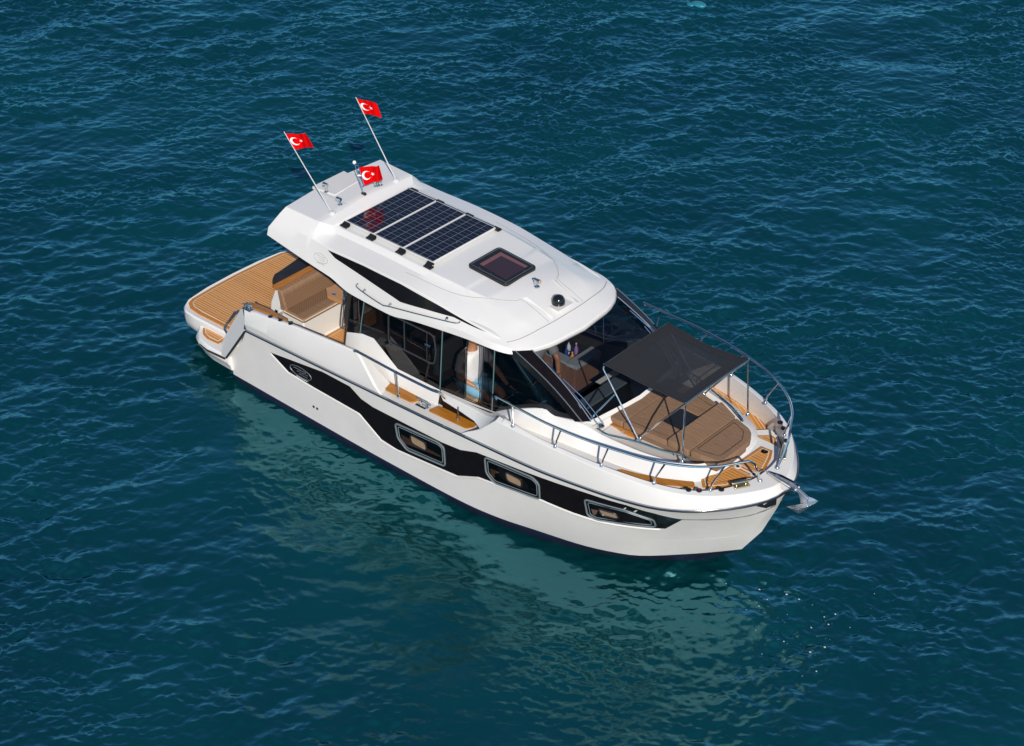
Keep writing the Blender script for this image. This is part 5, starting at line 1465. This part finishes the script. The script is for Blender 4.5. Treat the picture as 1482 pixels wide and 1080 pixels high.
# ------------------------------------------------------------------ PEOPLE
def skin_mesh(name, V, E, R, m, parent=None, sub=2, root=0):
    me = bpy.data.meshes.new(name); me.from_pydata(V, E, [])
    o = bpy.data.objects.new(name, me); COL.objects.link(o)
    o.modifiers.new("skin", 'SKIN')
    if not me.skin_vertices: pass
    lay = me.skin_vertices[0].data
    for i, rd in enumerate(R):
        rd = rd if isinstance(rd, (tuple, list)) else (rd, rd)
        lay[i].radius = rd; lay[i].use_root = (i == root)
    s = o.modifiers.new("sub", 'SUBSURF'); s.levels = sub; s.render_levels = sub
    dg = bpy.context.evaluated_depsgraph_get(); dg.update()
    me2 = bpy.data.meshes.new_from_object(o.evaluated_get(dg))
    bpy.data.objects.remove(o)
    for p in me2.polygons: p.use_smooth = True
    me2.name = name
    return me2

def hand_chains(wrist, direction, side, curl, r=.0085):
    """palm and five fingers as extra edges: returns verts, edges, radii"""
    w_ = Vector(wrist); d = Vector(direction).normalized(); s = Vector(side).normalized(); n = d.cross(s).normalized()
    V, E, R = [], [], []
    for k, (ln, o) in enumerate(((.066, -.030), (.076, -.010), (.071, .010), (.056, .029))):
        a = w_ + d * .085 + s * o
        p = [w_ + d * .03 + s * o * .6, a, a + d * ln * .45 - n * curl * .012, a + d * ln * .75 - n * curl * .030, a + d * ln * .92 - n * curl * .05]
        i0 = len(V); V += p; R += [.016, .0115, .0095, .0085, .007]; E += [(i0 + j, i0 + j + 1) for j in range(4)]
    p = [w_ + d * .02 - s * .012, w_ + d * .045 - s * .045, w_ + d * .075 - s * .058 - n * curl * .01, w_ + d * .098 - s * .056 - n * curl * .02]
    i0 = len(V); V += p; R += [.016, .013, .0105, .0085]; E += [(i0 + j, i0 + j + 1) for j in range(3)]
    return V, E, R

def person(label, J, shirt, trousers, top_hair=True, face=(1, 0, 0)):
    """J: dict of joint positions (world)"""
    base = Vector(J['hip'])
    t = thing("person", label, "person", base)
    g = {k: Vector(v) - base for k, v in J.items()}
    hip, chest, neck, head = g['hip'], g['chest'], g['neck'], g['head']
    f = Vector(face).normalized(); side = Vector((0, 0, 1)).cross(f).normalized()   # side = left
    V, E, R = [], [], []
    def chain(pts, rad, start=None):
        prev = start
        for p, r in zip(pts, rad):
            V.append(tuple(p)); R.append(r); i = len(V) - 1
            if prev is not None: E.append((prev, i))
            prev = i
        return prev
    chain([hip], [(.135, .105)])
    waist = chain([hip.lerp(chest, .45), chest], [(.12, .09), (.14, .098)], 0)
    shb = waist
    nk = chain([neck, neck.lerp(head, .45)], [(.062, .062), (.056, .058)], shb)
    hd = chain([head - Vector((0, 0, .03)) + f * .015, head + Vector((0, 0, .05)), head + Vector((0, 0, .105))], [(.072, .082), (.076, .092), (.052, .062)], nk)
    nose = chain([head + f * .095 - Vector((0, 0, .005)), head + f * .112 - Vector((0, 0, .02))], [.016, .010], hd - 2)
    for sd, q in (('l', 1), ('r', -1)):
        e = chain([g['sh' + sd], g['el' + sd].lerp(g['sh' + sd], .5), g['el' + sd], g['wr' + sd].lerp(g['el' + sd], .55), g['wr' + sd]], [.058, .048, .040, .036, .026], shb)
        k = chain([hip + side * q * .095, g['kn' + sd].lerp(hip + side * q * .095, .5), g['kn' + sd], g['an' + sd].lerp(g['kn' + sd], .6), g['an' + sd]], [.088, .078, .058, .054, .036], 0)
        chain([g['an' + sd] + f * .10 - Vector((0, 0, .045)), g['an' + sd] + f * .19 - Vector((0, 0, .055))], [(.04, .03), (.03, .022)], k)
    body = skin_mesh("body", V, E, R, SKIN)
    bm = bmesh.new(); bm.from_mesh(body)
    for sd, q in (('l', 1), ('r', -1)):
        d = (g['wr' + sd] - g['el' + sd]).normalized()
        pd = Vector(g.get('hd' + sd, Vector((0, 0, 0))))
        hv, he, hr = hand_chains(g['wr' + sd] - d * .012, d, side * q * -1 if abs(d.dot(side)) < .8 else f, .8)
        hm_ = skin_mesh("hand", [tuple(p) for p in hv], he, hr, SKIN)
        bm.from_mesh(hm_); bpy.data.meshes.remove(hm_)
    bm.to_mesh(body); bm.free()
    for p in body.polygons: p.use_smooth = True
    bo = link("body", body, SKIN, t)
    # shirt
    V, E, R = [], [], []
    chain([hip + Vector((0, 0, .02))], [(.155, .125)])
    c2 = chain([hip.lerp(chest, .5), chest], [(.16, .13), (.19, .142)], 0)
    chain([neck - Vector((0, 0, .05)), neck - Vector((0, 0, .01))], [(.105, .105), (.078, .078)], c2)
    for sd in 'lr': chain([g['sh' + sd], g['el' + sd].lerp(g['sh' + sd], .5), g['el' + sd].lerp(g['sh' + sd], .22)], [.092, .080, .070], c2)
    link("shirt", skin_mesh("shirt", V, E, R, shirt), shirt, t)
    V, E, R = [], [], []
    chain([hip + Vector((0, 0, .05))], [(.15, .12)])
    for sd, q in (('l', 1), ('r', -1)):
        chain([hip + side * q * .10, g['kn' + sd].lerp(hip + side * q * .10, .5), g['kn' + sd].lerp(hip, .12)], [.108, .098, .084], 0)
    link("shorts", skin_mesh("shorts", V, E, R, trousers), trousers, t)
    hb_ = MB(); hb_.sphere(tuple(head + Vector((0, 0, .062)) - f * .014), .098, (1.0, .88, .82), 16, 10, zmin=-.25)
    hb_.build("hair", HAIR, t, angle=80)
    eb = MB()
    for q in (1, -1): eb.sphere(tuple(head + f * .078 + side * q * .032 + Vector((0, 0, .022))), .0125, nu=8, nv=6)
    eb.build("eyes", MBLACK, t)
    er = MB()
    for q in (1, -1): er.sphere(tuple(head + side * q * .082 + Vector((0, 0, .01))), .03, (.6, .3, 1), 8, 6)
    er.build("ears", SKIN, t)
    mo = MB(); mo.tube([tuple(head + f * .092 + side * q * .02 - Vector((0, 0, .048))) for q in (-1, 0, 1)], .006, 6); mo.build("mouth", mat("lips", (.35, .12, .09), .5), t)
    return t
person("person in white t-shirt and light blue shorts sitting at the helm by the open window",
       dict(hip=(.72,-.76,1.50), chest=(.74,-.76,1.86), neck=(.75,-.76,2.04), head=(.79,-.76,2.20), shl=(.75,-.58,1.96), shr=(.75,-.94,1.96),
            elr=(.72,-1.0,1.70), wrr=(.96,-.92,1.615), ell=(.90,-.52,1.72), wrl=(1.22,-.60,1.60), knl=(1.16,-.66,1.50), knr=(1.16,-.86,1.50), anl=(1.30,-.66,1.10), anr=(1.32,-.86,1.10)),
       SHIRT, DENIM)
person("person in grey t-shirt and dark navy trousers sitting behind the windscreen",
       dict(hip=(.82,.27,1.22), chest=(.92,.30,1.56), neck=(.96,.30,1.72), head=(1.0,.28,1.88), shl=(.99,.46,1.66), shr=(.88,.14,1.66),
            elr=(1.02,.02,1.46), wrr=(1.22,.0,1.36), ell=(1.15,.46,1.45), wrl=(1.30,.30,1.36), knl=(1.27,.26,1.24), knr=(1.25,.06,1.24), anl=(1.40,.26,.82), anr=(1.38,.04,.82)),
       GREYSH, NAVYTR, face=(1, -.2, 0))

# ------------------------------------------------------------------ THINGS ON THE WATER
b = MB(); b.sphere((0, 0, 0), .11, (1.5, 1.0, .45), 16, 8); b.sphere((-.13, -.10, -.01), .07, (1.3, .9, .4), 12, 6)
o = b.build("floating_bag", AQUA, None, angle=80); o.location = (-6.3, 13.36, .02)
tag(o, "small turquoise bag drifting on the sea far beyond the yacht", "bag")
fm = MB()
r = random.Random(2)
for _ in range(75):
    t_ = r.random(); x = 4.9 + 1.5 * t_ + r.gauss(0, .22); y = -.55 + .35 * t_ + r.gauss(0, .42)
    fm.sphere((x, y, .015), .003 + .011 * r.random() ** 4, (1.3, 1, .5), 6, 4)
o = fm.build("spray_foam", FOAM, None, angle=80)
o["kind"] = "stuff"; o["label"] = "white foam flecks on the water off the bow"; o["category"] = "foam"
